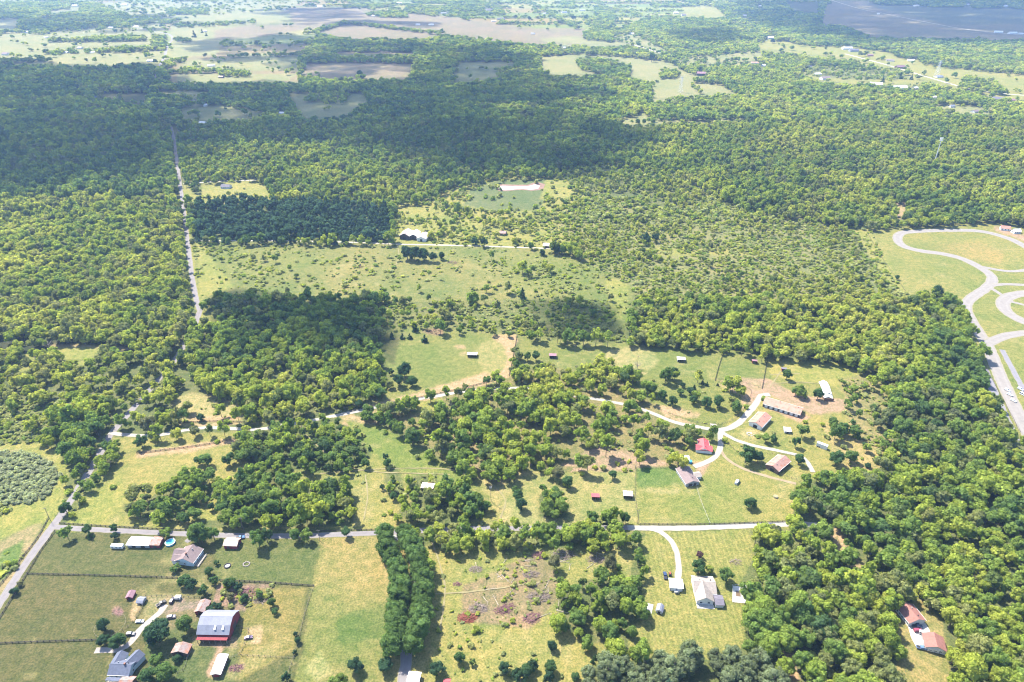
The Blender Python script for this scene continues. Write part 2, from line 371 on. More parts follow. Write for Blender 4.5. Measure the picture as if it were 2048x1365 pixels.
# home field by the stable, farmstead
field([(1270,936),(1360,935),(1370,905),(1390,868),(1440,880),(1446,905),(1500,930),(1600,945),(1620,948),(1595,962),(1585,1046),(1290,1051)], LAWN, pat=0.9)
paint([(1272,936),(1350,936),(1370,970),(1275,975)], LUSH); paint([(1290,975),(1365,980),(1360,990),(1300,985)], STRAW); paint([(1380,925),(1420,925),(1400,960)], CLAY)
field([(1440,850),(1500,810),(1540,790),(1625,830),(1720,820),(1790,900),(1740,950),(1660,960),(1630,950),(1590,905),(1500,880)], LAWN, shr=0.06, tree=0.02, pat=0.9)
paint([(1540,800),(1600,825),(1625,835),(1600,845),(1530,815)], CLAY, 0, 0); paint(ell(1500,868,18,10), STRAW); paint([(1640,850),(1760,850),(1790,900),(1740,950),(1680,930)], (0.26,0.235,0.10), 0.1, 0.2)
field([(1445,868),(1500,882),(1590,905),(1630,950),(1600,965),(1500,935),(1450,905)], LAWN, shr=0.03, tree=0.0, pat=0.8)
field([(1680,760),(1740,745),(1800,780),(1760,840),(1800,905),(1770,915),(1700,850),(1690,800)], (0.22,0.20,0.09), tree=0.35, shr=0.3, siz=.8)
# left edge
field([(-160,790),(40,800),(95,820),(100,885),(-160,900)], SCRUBG, shr=1.0, tree=0.12, siz=0.7, bri=0.2)
field([(-160,896),(90,884),(120,900),(135,935),(120,1000),(100,1035),(60,1100),(0,1200),(-160,1300)], YEL, shr=0.0, pat=0.8)
paint(ell(20,955,100,56), (0.20,0.21,0.10), 0, 1.0)
paint([(-160,840),(-20,850),(-30,1100),(-160,1150)], LAWN, .0, .05)
paint([(-160,1100),(0,1080),(70,1050),(90,1050),(30,1150),(0,1190),(-160,1300)], (0.30,0.23,0.13), 0, 0.15)
paint([(10,1100),(50,1080),(30,1140),(0,1160),(-30,1150)], LUSH, 0, 0.4); paint([(0,1010),(20,1005),(24,1020),(0,1030)], SCRUBG, 0, 0.9)
paint([(120,1010),(190,880),(240,880),(225,925),(160,1010),(142,1040)], SCRUBG, 0.85, 0.5, siz=0.65)
# southern paddocks; thin cloud shade on the left ones is in their colours
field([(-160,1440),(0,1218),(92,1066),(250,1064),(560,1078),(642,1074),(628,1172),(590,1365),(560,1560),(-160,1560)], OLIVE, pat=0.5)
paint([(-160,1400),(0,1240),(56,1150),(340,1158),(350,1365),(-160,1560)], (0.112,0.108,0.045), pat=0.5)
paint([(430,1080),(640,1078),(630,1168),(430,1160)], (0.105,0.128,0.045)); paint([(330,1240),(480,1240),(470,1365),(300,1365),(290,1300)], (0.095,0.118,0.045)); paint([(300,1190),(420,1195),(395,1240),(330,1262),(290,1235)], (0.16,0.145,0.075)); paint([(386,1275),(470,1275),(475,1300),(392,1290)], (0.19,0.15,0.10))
paint([(430,1168),(545,1170),(565,1212),(500,1228),(425,1205)], (0.22,0.16,0.12), 0, 0.35); paint([(300,1200),(360,1192),(380,1212),(330,1232)], (0.2,0.165,0.12)); paint([(500,1180),(620,1175),(588,1300),(480,1365),(480,1260)], (0.19,0.17,0.06))
paint([(495,1255),(524,1250),(522,1290),(495,1290)], TAN); paint(ell(232,1222,13,9), PURP); paint([(452,1348),(460,1334),(492,1326),(490,1338)], PURP)
paint([(270,1198),(290,1200),(262,1245),(256,1240)], TAN); paint([(437,1286),(450,1284),(440,1320),(432,1356),(414,1354),(422,1330)], CLAY)
paint([(330,1212),(420,1200),(420,1215),(350,1225)], (0.22,0.18,0.14))
field([(642,1074),(760,1070),(800,1075),(830,1100),(870,1200),(860,1365),(850,1560),(560,1560),(590,1365),(628,1172)], (0.215,0.20,0.075), pat=1.0)
paint([(676,1240),(700,1225),(780,1210),(776,1285),(740,1280),(690,1292),(676,1280)], (0.14,0.165,0.055)); paint([(610,1340),(640,1300),(665,1350),(640,1365)], STRAW)
paint([(825,1075),(842,1090),(872,1160),(860,1190),(852,1150)], TAN)
field([(845,1092),(1290,1078),(1282,1160),(1250,1300),(1200,1310),(1180,1560),(850,1560),(862,1190)], (0.21,0.215,0.07), shr=0.36, pat=1.0)
paint([(930,1170),(1080,1100),(1130,1180),(1060,1260),(920,1240)], (0.215,0.175,0.10), 0, 0.42)
wood([(1120,1180),(1180,1150),(1240,1150),(1280,1190),(1290,1230),(1250,1290),(1180,1290),(1110,1250)], siz=0.75, bri=0.1)
wood([(1265,1090),(1285,1110),(1280,1170),(1262,1180)], siz=0.6)
field([(1290,1062),(1500,1057),(1512,1100),(1482,1160),(1496,1220),(1480,1308),(1250,1312),(1285,1220),(1290,1150)], LAWN, pat=0.4, mow=1)
wood([(835,1046),(900,1056),(1000,1040),(1100,1056),(1170,1036),(1230,1032),(1262,1052),(1274,1090),(1200,1094),(1000,1096),(900,1096),(838,1086)], bri=0.4, siz=0.85, shr=0.5)
wood([(1180,1325),(1250,1318),(1560,1308),(1600,1500),(1150,1560)], kind=1, bri=0.6)
paint([(850,1400),(1180,1400),(1180,1560),(850,1560)], YEL, .1, .3)
# clearing round the brown roofed house
field([(1785,1215),(1850,1195),(1880,1240),(1900,1300),(1905,1365),(1910,1560),(1790,1560),(1790,1340),(1800,1300),(1790,1260)], (0.25,0.215,0.085), pat=0.8)
paint([(1640,1052),(1680,1056),(1700,1100),(1750,1150),(1742,1156),(1690,1112),(1668,1066)], TAN, 0, 0.1)
paint([(1568,1280),(1580,1280),(1600,1365),(1610,1560),(1588,1560),(1580,1365)], TAN, 0, 0.05)
paint([(1538,1172),(1580,1180),(1600,1210),(1560,1200)], YEL, 0.1, 0.2)

def sample(arr, px, py):
    i = np.clip(np.rint((px - X0) / STEP).astype(int), 0, NX - 1); j = np.clip(np.rint((py - Y0) / STEP).astype(int), 0, NY - 1)
    return arr[j, i]
def bilin(arr, px, py):
    x = np.clip((px - X0) / STEP, 0, NX - 1.001); y = np.clip((py - Y0) / STEP, 0, NY - 1.001)
    i = x.astype(int); j = y.astype(int); fx = (x - i)[..., None]; fy = (y - j)[..., None]
    return (arr[j, i]*(1-fx)*(1-fy) + arr[j, i+1]*fx*(1-fy) + arr[j+1, i]*(1-fx)*fy + arr[j+1, i+1]*fx*fy)
def vnoise(x, y, s, seed=0):      # value noise, world metres
    x = x / s + seed * 17.3; y = y / s + seed * 31.7
    xi = np.floor(x).astype(np.int64); yi = np.floor(y).astype(np.int64); fx = x - xi; fy = y - yi
    fx = fx*fx*(3-2*fx); fy = fy*fy*(3-2*fy)
    def h(a, b):
        n = (a * 374761393 + b * 668265263 + seed * 974711) & 0x7fffffff
        n = ((n ^ (n >> 13)) * 1274126177) & 0x7fffffff
        return ((n ^ (n >> 16)) & 0xffff) / 65535.0
    return (h(xi, yi)*(1-fx) + h(xi+1, yi)*fx)*(1-fy) + (h(xi, yi+1)*(1-fx) + h(xi+1, yi+1)*fx)*fy

# ------------------------------------------------------------------ roads (photo pixels of the centre line, width in metres)
ROADS = []
def road(name, pts, w, mat, z, clear=True, verge=None, ends=None):
    ROADS.append(dict(name=name, pts=pts, w=w, mat=mat, z=z, clear=clear))
ASPH = (0.165, 0.152, 0.155); GRAVEL = (0.26, 0.24, 0.215); DIRT = (0.225, 0.175, 0.115); TRACKC = (0.19, 0.175, 0.165)
road('county_road', [(-150,1420),(-70,1305),(0,1205),(60,1115),(108,1050),(128,1022),(150,988)], 5.6, ASPH, 0.05)
road('county_road', [(150,988),(190,925),(222,868)], 5.6, ASPH, 0.055, clear=False)
road('county_road', [(222,868),(290,790),(350,720),(385,660),(400,622)], 5.6, ASPH, 0.06, clear=False)
road('county_road', [(400,622),(393,600),(385,560),(376,490),(366,410),(356,340),(348,280),(342,254)], 5.6, ASPH, 0.05)
road('county_road', [(342,254),(318,236),(296,215),(297,190),(308,162),(318,135)], 6.5, ASPH, 0.06)
road('county_road', [(318,135),(330,110),(336,90),(345,78),(335,68),(300,62),(262,52)], 9, ASPH, 0.05)
road('farm_lane', [(106,1054),(160,1058),(300,1065),(450,1071),(600,1072),(760,1066)], 4.6, ASPH, 0.09)
road('farm_lane', [(760,1066),(900,1059),(1050,1057),(1200,1056),(1262,1056)], 4.6, ASPH, 0.10, clear=False)
road('farm_lane', [(1255,1056),(1330,1057),(1400,1056),(1540,1050),(1600,1048),(1652,1054)], 4.8, (0.25,0.235,0.21), 0.12)
road('stable_drive', [(218,866),(250,870),(300,872),(340,867),(370,861),(400,857),(430,856),(470,858),(500,860)], 4.0, GRAVEL, 0.09)
road('stable_drive', [(500,860),(530,858),(560,852),(620,842),(665,833)], 4.0, GRAVEL, 0.10)
road('stable_drive', [(665,833),(700,826),(750,815),(810,803),(887,790)], 4.6, GRAVEL, 0.09)
road('stable_drive', [(887,790),(960,780),(1060,778),(1170,795)], 4.2, GRAVEL, 0.10, clear=False)
road('stable_drive', [(1165,795),(1200,800),(1260,812),(1300,825),(1350,845),(1400,855),(1440,862)], 4.0, GRAVEL, 0.09)
road('farmstead_drive', [(1430,862),(1455,858),(1478,846),(1495,828),(1512,808),(1522,792),(1540,790)], 5.4, GRAVEL, 0.13)
road('farmstead_drive', [(1440,858),(1441,880),(1440,898),(1430,915),(1410,926),(1388,934)], 4.4, GRAVEL, 0.15)
road('farmstead_drive', [(1445,866),(1470,880),(1500,890),(1560,903),(1598,912),(1615,925),(1626,945)], 3.6, GRAVEL, 0.17)
road('farm_track', [(1440,895),(1450,915),(1480,935),(1530,952),(1592,968)], 2.6, DIRT, 0.11)
road('house_drive', [(1295,1057),(1320,1064),(1342,1082),(1354,1108),(1357,1140),(1355,1158)], 3.8, GRAVEL, 0.14)
road('barn_drive', [(190,1302),(240,1298),(262,1285),(278,1262),(300,1242),(320,1225),(330,1210)], 4.0, (0.24,0.215,0.205), 0.07)
road('lawn_drive', [(800,1420),(806,1365),(812,1330),(812,1295)], 6.5, ASPH, 0.07)
road('lawn_drive', [(812,1295),(835,1200),(818,1100),(786,1066)], 4.2, (0.26,0.245,0.22), 0.08, clear=False)
road('house_drive', [(372,1085),(384,1076),(390,1070)], 3.6, ASPH, 0.12)
road('mill_lane', [(384,480),(440,482),(560,482),(700,485),(800,489),(900,491),(1060,496),(1150,500)], 4.0, (0.30,0.27,0.22), 0.07)
road('mill_lane', [(366,368),(400,366),(440,363),(512,361)], 4.2, (0.32,0.3,0.26), 0.07)
road('race_track', [(2210,1010),(2085,905),(2048,850),(2020,795),(1995,740),(1975,692),(1945,645),(1932,615),(1942,597),(1970,578),(1984,562),(1976,546),(1932,521),(1890,509),(1840,502),(1808,493),(1795,480),(1802,467),(1835,463),(1900,461),(1960,463),(2010,475),(2048,492),(2110,530)], 12, TRACKC, 0.07)
road('race_track', [(1975,688),(2000,676),(2035,668),(2110,662)], 11, TRACKC, 0.09)
road('race_track', [(2120,582),(2060,586),(2022,592),(2006,605),(2012,622),(2040,640),(2120,672)], 14, TRACKC, 0.08)
road('race_track', [(1980,572),(2008,569),(2060,571),(2120,571)], 6.5, TRACKC, 0.10)
road('race_track', [(1958,533),(2000,541),(2030,543),(2060,538),(2110,520)], 6.5, TRACKC, 0.11)
road('race_track', [(1984,578),(2006,592)], 5, TRACKC, 0.12)
road('race_track', [(2022,604),(2060,614),(2120,640)], 5, TRACKC, 0.115)
road('pit_lane', [(2030,880),(1995,800),(1968,738)], 7, (0.16,0.155,0.175), 0.06)
road('pit_lane', [(2110,870),(2060,800),(2020,730),(2004,700)], 5, (0.16,0.155,0.175), 0.06)
road('country_road', [(1260,88),(1300,100),(1340,112)], 9, (0.3,0.28,0.24), 0.06)
road('country_road', [(1690,108),(1780,132),(1860,156),(1950,180),(2060,192),(2200,198)], 9, (0.32,0.3,0.26), 0.06)
road('country_road', [(1400,6),(1440,14),(1480,24)], 12, (0.32,0.3,0.26), 0.06)
road('farm_track', [(1660,0),(1720,18),(1760,26),(1860,46),(1940,60),(2060,72)], 10, (0.36,0.32,0.26), 0.06)
for pts_ in ([(640,948),(780,938),(900,940),(985,962)],[(985,968),(1010,1000),(1000,1040)],[(1540,775),(1560,745),(1568,740)],[(1548,768),(1600,765),(1640,768)],[(1540,750),(1600,748)],
             [(730,950),(735,990),(728,1040)],[(795,490),(798,515),(790,535)],[(600,860),(700,935),(900,950)],[(860,1190),(960,1182),(1080,1165)],[(860,1075),(880,1130),(890,1180),(880,1260)]):
    road('footpath', pts_, 0.9, (0.19,0.165,0.085), 0.05 + 0.004 * len(ROADS), clear=False)
def resample(pts, step):
    """Catmull-Rom through the world points"""
    pts = [Vector((p[0], p[1], 0)) for p in pts]
    out = []
    q = [pts[0] * 2 - pts[1]] + pts + [pts[-1] * 2 - pts[-2]]
    for i in range(1, len(q) - 2):
        n = max(2, int((q[i+1] - q[i]).length / step))
        for k in range(n):
            t = k / n; a, b, c, d = q[i-1], q[i], q[i+1], q[i+2]
            out.append(0.5 * ((2*b) + (c - a)*t + (2*a - 5*b + 4*c - d)*t*t + (3*b - a - 3*c + d)*t**3))
    out.append(pts[-1]); return out
ROADPTS = []
for r in ROADS:
    wp = [P(*p) for p in r['pts']]
    step = max(3.0, 0.01 * wp[0].y)
    r['line'] = resample(wp, step)
    for p in r['line']: ROADPTS.append((p.x, p.y, r['w'] / 2 + (2.5 if r['clear'] else 0.3)))
    if r['clear']:
        for p in r['line']:
            px, py, d = proj(p.x, p.y, 0); rr = (r['w'] / 2) * F / d
            paint(ell(px, py, max(rr * 1.05, 2.2), max(rr * 0.8, 2.0), 8), tree=0, shr=0)

# areas kept free so that the buildings can be seen: (x, y, rx, ry) around each visible building
CLEAR = [(262,1090,50,16),(375,1112,36,30),(463,1088,20,14),(341,1086,14,9),(403,1212,18,20),(425,1255,44,28),(361,1296,20,16),(438,1328,18,26),
  (253,1335,34,30),(1352,1168,17,14),(1412,1182,32,32),(1478,1190,18,22),(1322,1216,10,12),(1294,1217,14,12),(1826,1226,26,24),(1846,1262,18,20),(1874,1287,20,22),
  (1568,812,46,22),(1520,838,24,20),(1408,890,20,18),(1372,916,10,7),(1375,952,24,24),(1558,925,26,20),(1574,857,10,8),(1646,888,15,9),(1651,785,14,24),
  (1473,966,7,7),(1190,991,10,8),(1256,989,12,10),(1362,717,10,8),(1105,711,10,8),(944,708,13,9),(1509,721,8,7),(1569,737,8,7),(856,973,15,9),(1426,850,8,6),
  (452,372,14,9),(828,467,30,16),(1040,376,42,7),(1100,488,15,8),(1403,148,12,6),(978,490,12,6),(820,1357,20,14),(1800,430,12,22),(1870,152,10,18),(1361,175,5,12),(1012,462,8,6),(1272,552,6,4),(100,688,12,10)]
FARH = [(301,120,12,'w'),(183,103,9,'w'),(132,103,9,'w'),(160,94,10,'w'),(11,105,14,'l'),(92,73,6,'w'),(52,62,14,'w'),(150,10,12,'w'),(249,8,10,'g'),(422,129,13,'g'),(442,152,9,'p'),(388,200,10,'l'),(410,208,7,'w'),(111,203,6,'w'),(190,193,7,'g'),
 (410,61,6,'w'),(563,224,9,'w'),(405,243,12,'w'),(272,52,8,'w'),(222,54,10,'w'),(692,8,24,'w'),(798,5,10,'w'),(747,31,8,'g'),(862,48,10,'w'),(836,48,8,'w'),(887,25,10,'g'),(1002,36,15,'d'),(987,41,9,'w'),(977,18,10,'l'),(568,18,6,'w'),
 (1352,24,9,'w'),(1367,28,9,'l'),(1263,66,9,'w'),(1128,23,10,'g'),(1165,19,10,'g'),(1510,124,14,'r'),(1527,129,8,'w'),(1066,66,7,'g'),(1029,32,10,'r'),(1128,94,6,'w'),(1520,11,6,'w'),(1695,94,19,'w'),(1708,98,18,'d'),(1741,109,10,'p'),(1781,119,14,'l'),
 (1801,131,18,'p'),(1822,119,12,'w'),(1636,146,12,'w'),(1651,153,18,'l'),(1753,165,22,'w'),(1801,171,24,'w'),(1831,174,10,'w'),(1878,151,14,'g'),(1873,192,12,'w'),(1998,194,20,'d'),(2023,198,12,'p'),(1951,220,14,'l'),(1541,73,12,'w'),(1998,62,14,'w'),
 (2026,64,16,'w'),(2042,66,8,'w'),(1757,27,5,'w'),(1833,10,9,'w'),(1936,8,7,'w'),(2011,11,8,'w'),(1620,132,8,'d'),(1905,210,9,'g'),(1490,30,8,'w'),(1090,26,8,'w'),(640,12,9,'w'),(620,6,8,'l'),(2012,452,16,'r'),(2034,458,14,'w')]
for (x_, y_, l_, _k) in FARH: CLEAR.append((x_, y_ + 1, l_ * 0.75 + 2, 4.5 if y_ < 300 else 8))
for (cx, cy, rx, ry) in CLEAR: paint(ell(cx, cy, rx, ry), tree=0, shr=0)

def farm_cells(x, y):
    u = (x * 0.96 + y * 0.16) / 520 + 0.5 * vnoise(x, y, 900, 61); w = (y * 0.97 - x * 0.13) / 330 + 0.5 * vnoise(x, y, 900, 62)
    du = np.abs(u - np.rint(u)) * 520; dw = np.abs(w - np.rint(w)) * 330
    h = vnoise(np.rint(u - .5) * 7.0, np.rint(w - .5) * 7.0, 1.0, 63)
    return np.minimum(du, dw), h

# ------------------------------------------------------------------ ground sheet
def build_ground():
    pys = np.concatenate([np.linspace(1560, 1366, 40, endpoint=False), np.linspace(1366, -60, 640)])
    v = (pys - 682.5) / F; t = H / (ST + v * CT); Yk = (CT - v * ST) * t; dk = t
    us = np.linspace(-1.0, 1.0, 840)
    X = us[None, :] * dk[:, None] * 0.87; Y = np.repeat(Yk[:, None], len(us), 1)
    nY, nX = X.shape
    co = np.zeros((nY, nX, 3), np.float32); co[..., 0] = X; co[..., 1] = Y
    px, py, d = proj(X, Y, 0.0)
    amp = 5.0 * F / d / 2.0                                 # five metre ragged edges
    nx_ = (vnoise(X, Y, 9, 1) - 0.5 + 0.5*(vnoise(X, Y, 3, 2) - 0.5)) * amp; ny_ = (vnoise(X, Y, 9, 3) - 0.5 + 0.5*(vnoise(X, Y, 3, 4) - 0.5)) * amp * 0.6
    # soften the seams between the tracts
    soft = COL.copy()
    for _ in range(2):
        s2 = soft.copy(); s2[1:-1, 1:-1] = (soft[1:-1, 1:-1]*2 + soft[:-2, 1:-1] + soft[2:, 1:-1] + soft[1:-1, :-2] + soft[1:-1, 2:]) / 6; soft = s2
    c = bilin(soft, px + nx_, py + ny_)
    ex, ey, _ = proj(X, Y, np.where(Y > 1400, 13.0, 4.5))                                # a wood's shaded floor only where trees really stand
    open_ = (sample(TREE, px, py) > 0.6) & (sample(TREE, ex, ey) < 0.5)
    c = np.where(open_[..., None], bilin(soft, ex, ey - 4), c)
    fd, fh = farm_cells(X, Y); farm = (sample(KIND, px, py) == 3)[..., None]
    fcol = np.where(fh[..., None] < 0.35, np.array((0.80, 0.95, 0.75)), np.where(fh[..., None] < 0.6, np.array((1.1, 1.05, 0.95)), np.where(fh[..., None] < .8, np.array((1.0, .82, .95)), np.array((.62, .82, .62)))))
    c = np.where(farm, c * fcol, c)
    pat = bilin(PAT[..., None], px + nx_, py + ny_)[..., 0]
    tree = bilin(TREE[..., None], px, py)[..., 0]
    mow = sample(MOW, px, py)
    big = vnoise(X, Y, 55, 5); mid = vnoise(X, Y, 16, 6); sm = vnoise(X, Y, 4.5, 7)
    k = (0.45*big + 0.35*mid + 0.2*sm - 0.5) * 2 * pat
    k = np.clip(k * 1.5, -1, 1)[..., None]
    dry = np.array((1.28, 1.10, 1.15)); wet = np.array((0.68, 0.86, 0.72))
    c = c * np.where(k > 0, 1 + (dry - 1) * k, 1 - (1 - wet) * -k)
    # bare scuffed spots in the grass
    bare = np.clip((vnoise(X, Y, 7, 9) * 0.6 + vnoise(X, Y, 26, 10) * 0.6 - 0.80) * 5, 0, 1)[..., None] * (pat > 0.4)[..., None] * (tree < 0.1)[..., None]
    c = c * (1 - 0.45*bare) + np.array(STRAW) * 0.45 * bare
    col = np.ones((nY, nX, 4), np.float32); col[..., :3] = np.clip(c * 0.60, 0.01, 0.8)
    col[..., 3] = mow
    me = bpy.data.meshes.new('ground')
    idx = np.arange(nY * nX).reshape(nY, nX)
    q = np.stack([idx[:-1, :-1], idx[:-1, 1:], idx[1:, 1:], idx[1:, :-1]], -1).reshape(-1, 4).astype(np.int32)
    me.vertices.add(nY * nX); me.vertices.foreach_set('co', co.reshape(-1))
    me.loops.add(q.size); me.loops.foreach_set('vertex_index', q.reshape(-1))
    me.polygons.add(len(q)); me.polygons.foreach_set('loop_start', np.arange(0, q.size, 4, dtype=np.int32)); me.polygons.foreach_set('loop_total', np.full(len(q), 4, np.int32))
    me.update(); me.validate()
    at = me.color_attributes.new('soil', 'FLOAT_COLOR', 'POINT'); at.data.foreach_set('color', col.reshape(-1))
    m, nt, out = new_mat('grass_and_soil')
    b = nt.nodes.new('ShaderNodeBsdfPrincipled'); nt.links.new(b.outputs[0], out.inputs[0]); b.inputs['Roughness'].default_value = 0.95
    b.inputs['Specular IOR Level'].default_value = 0.1
    a = nt.nodes.new('ShaderNodeAttribute'); a.attribute_name = 'soil'
    pos = nt.nodes.new('ShaderNodeNewGeometry').outputs['Position']
    n1 = noise(nt, 0.9, 4, pos); n2 = noise(nt, 0.22, 5, pos, 0.7); n3 = noise(nt, 0.04, 4, pos)
    c1 = mixc(nt, maprange(nt, n1, 0.36, 0.64, 0, 1), (0.66, 0.74, 0.66), (1.34, 1.26, 1.22))
    c2 = mixc(nt, maprange(nt, n2, 0.36, 0.64, 0, 1), (0.70, 0.82, 0.70), (1.30, 1.17, 1.25))
    c3 = mixc(nt, maprange(nt, n3, 0.3, 0.7, 0, 1), (0.9, 0.95, 0.9), (1.1, 1.05, 1.05))
    cc = mixc(nt, 1.0, mixc(nt, 1.0, mixc(nt, 1.0, a.outputs['Color'], c1, 'MULTIPLY'), c2, 'MULTIPLY'), c3, 'MULTIPLY')
    # mower passes on the lawn
    w = nt.nodes.new('ShaderNodeTexWave'); w.bands_direction = 'X'; w.inputs['Scale'].default_value = 0.10; w.inputs['Distortion'].default_value = 1.2; w.inputs['Detail'].default_value = 1
    nt.links.new(pos, w.inputs['Vector'])
    mw = maprange(nt, w.outputs['Fac'], 0, 1, 0.90, 1.08)
    cc = mixc(nt, a.outputs['Alpha'], cc, mixc(nt, 1.0, cc, mw, 'MULTIPLY'))
    nt.links.new(cc, b.inputs['Base Color'])
    bp = nt.nodes.new('ShaderNodeBump'); bp.inputs['Strength'].default_value = 0.6; bp.inputs['Distance'].default_value = 0.5
    nt.links.new(math_n(nt, 'ADD', n1, math_n(nt, 'MULTIPLY', n2, 2.0)), bp.inputs['Height']); nt.links.new(bp.outputs[0], b.inputs['Normal'])
    me.materials.append(m)
    o = bpy.data.objects.new('ground', me); C.objects.link(o); tag(o, kind='structure')
build_ground()
mb = MB(); mb.box(-18000, 18000, -3000, 30000, -3.0, -0.5)
tag(mb.build('terrain', surf('far_fields', (0.10, 0.10, 0.04), 0.95, 0.3, 0.004)), kind='structure')

def road_mat(name, col):
    key = 'road_%s_%d' % (name, int(col[0]*1000))
    if key in MATS: return MATS[key]
    m, nt, out = new_mat(key)
    b = nt.nodes.new('ShaderNodeBsdfPrincipled'); nt.links.new(b.outputs[0], out.inputs[0]); b.inputs['Roughness'].default_value = 0.9
    b.inputs['Specular IOR Level'].default_value = 0.15
    pos = nt.nodes.new('ShaderNodeNewGeometry').outputs['Position']
    n1 = noise(nt, 0.25, 5, pos, 0.7); n2 = noise(nt, 2.5, 3, pos)
    c = mixc(nt, maprange(nt, n1, 0.35, 0.7, 0, 1), col, tuple(x * 0.72 for x in col))
    c = mixc(nt, maprange(nt, n2, 0.3, 0.7, 0, 0.3), c, tuple(x * 1.15 for x in col))
    uv = nt.nodes.new('ShaderNodeUVMap'); sx = nt.nodes.new('ShaderNodeSeparateXYZ'); nt.links.new(uv.outputs[0], sx.inputs[0])
    e = math_n(nt, 'ABSOLUTE', math_n(nt, 'SUBTRACT', sx.outputs['X'], 0.5), 0.0)
    # worn wheel paths and grassy crumbling edge
    wp = maprange(nt, math_n(nt, 'ABSOLUTE', math_n(nt, 'SUBTRACT', e, 0.25), 0.0), 0.0, 0.12, 0.22, 0.0)
    c = mixc(nt, wp, c, tuple(min(1, x * 1.35) for x in col))
    ed = maprange(nt, math_n(nt, 'ADD', e, math_n(nt, 'MULTIPLY', n1, 0.12)), 0.47, 0.56, 0.0, 0.75)
    c = mixc(nt, ed, c, (0.2, 0.18, 0.09))
    nt.links.new(c, b.inputs['Base Color'])
    MATS[key] = m; return m
for r in ROADS:
    L = r['line']; vs = []; fs = []; uvs = []
    for i, p in enumerate(L):
        t = (L[min(i+1, len(L)-1)] - L[max(i-1, 0)]).normalized(); n = Vector((-t.y, t.x, 0))
        j = 1 + 0.06 * (rnd.random() - 0.5)
        for k in range(5):
            vs.append(p + n * (r['w'] * j * (0.5 - k / 4) + (rnd.uniform(-.28, .28) if k in (0, 4) else 0)) + Vector((0, 0, r['z'])))
        if i:
            b0 = (i-1) * 5
            for k in range(4): fs.append((b0+k, b0+k+1, b0+5+k+1, b0+5+k)); uvs += [(k/4, i-1), ((k+1)/4, i-1), ((k+1)/4, i), (k/4, i)]
    me = bpy.data.meshes.new(r['name']); me.from_pydata([tuple(v) for v in vs], [], fs)
    ul = me.uv_layers.new(name='UVMap'); ul.data.foreach_set('uv', np.array(uvs, np.float32).reshape(-1))
    bm = bmesh.new(); bm.from_mesh(me); bmesh.ops.recalc_face_normals(bm, faces=bm.faces)
    if sum(f.normal.z for f in bm.faces) < 0: bmesh.ops.reverse_faces(bm, faces=bm.faces)
    bm.to_mesh(me); bm.free()
    me.materials.append(road_mat(r['name'], r['mat']))
    o = bpy.data.objects.new(r['name'], me); C.objects.link(o); tag(o, kind='structure')

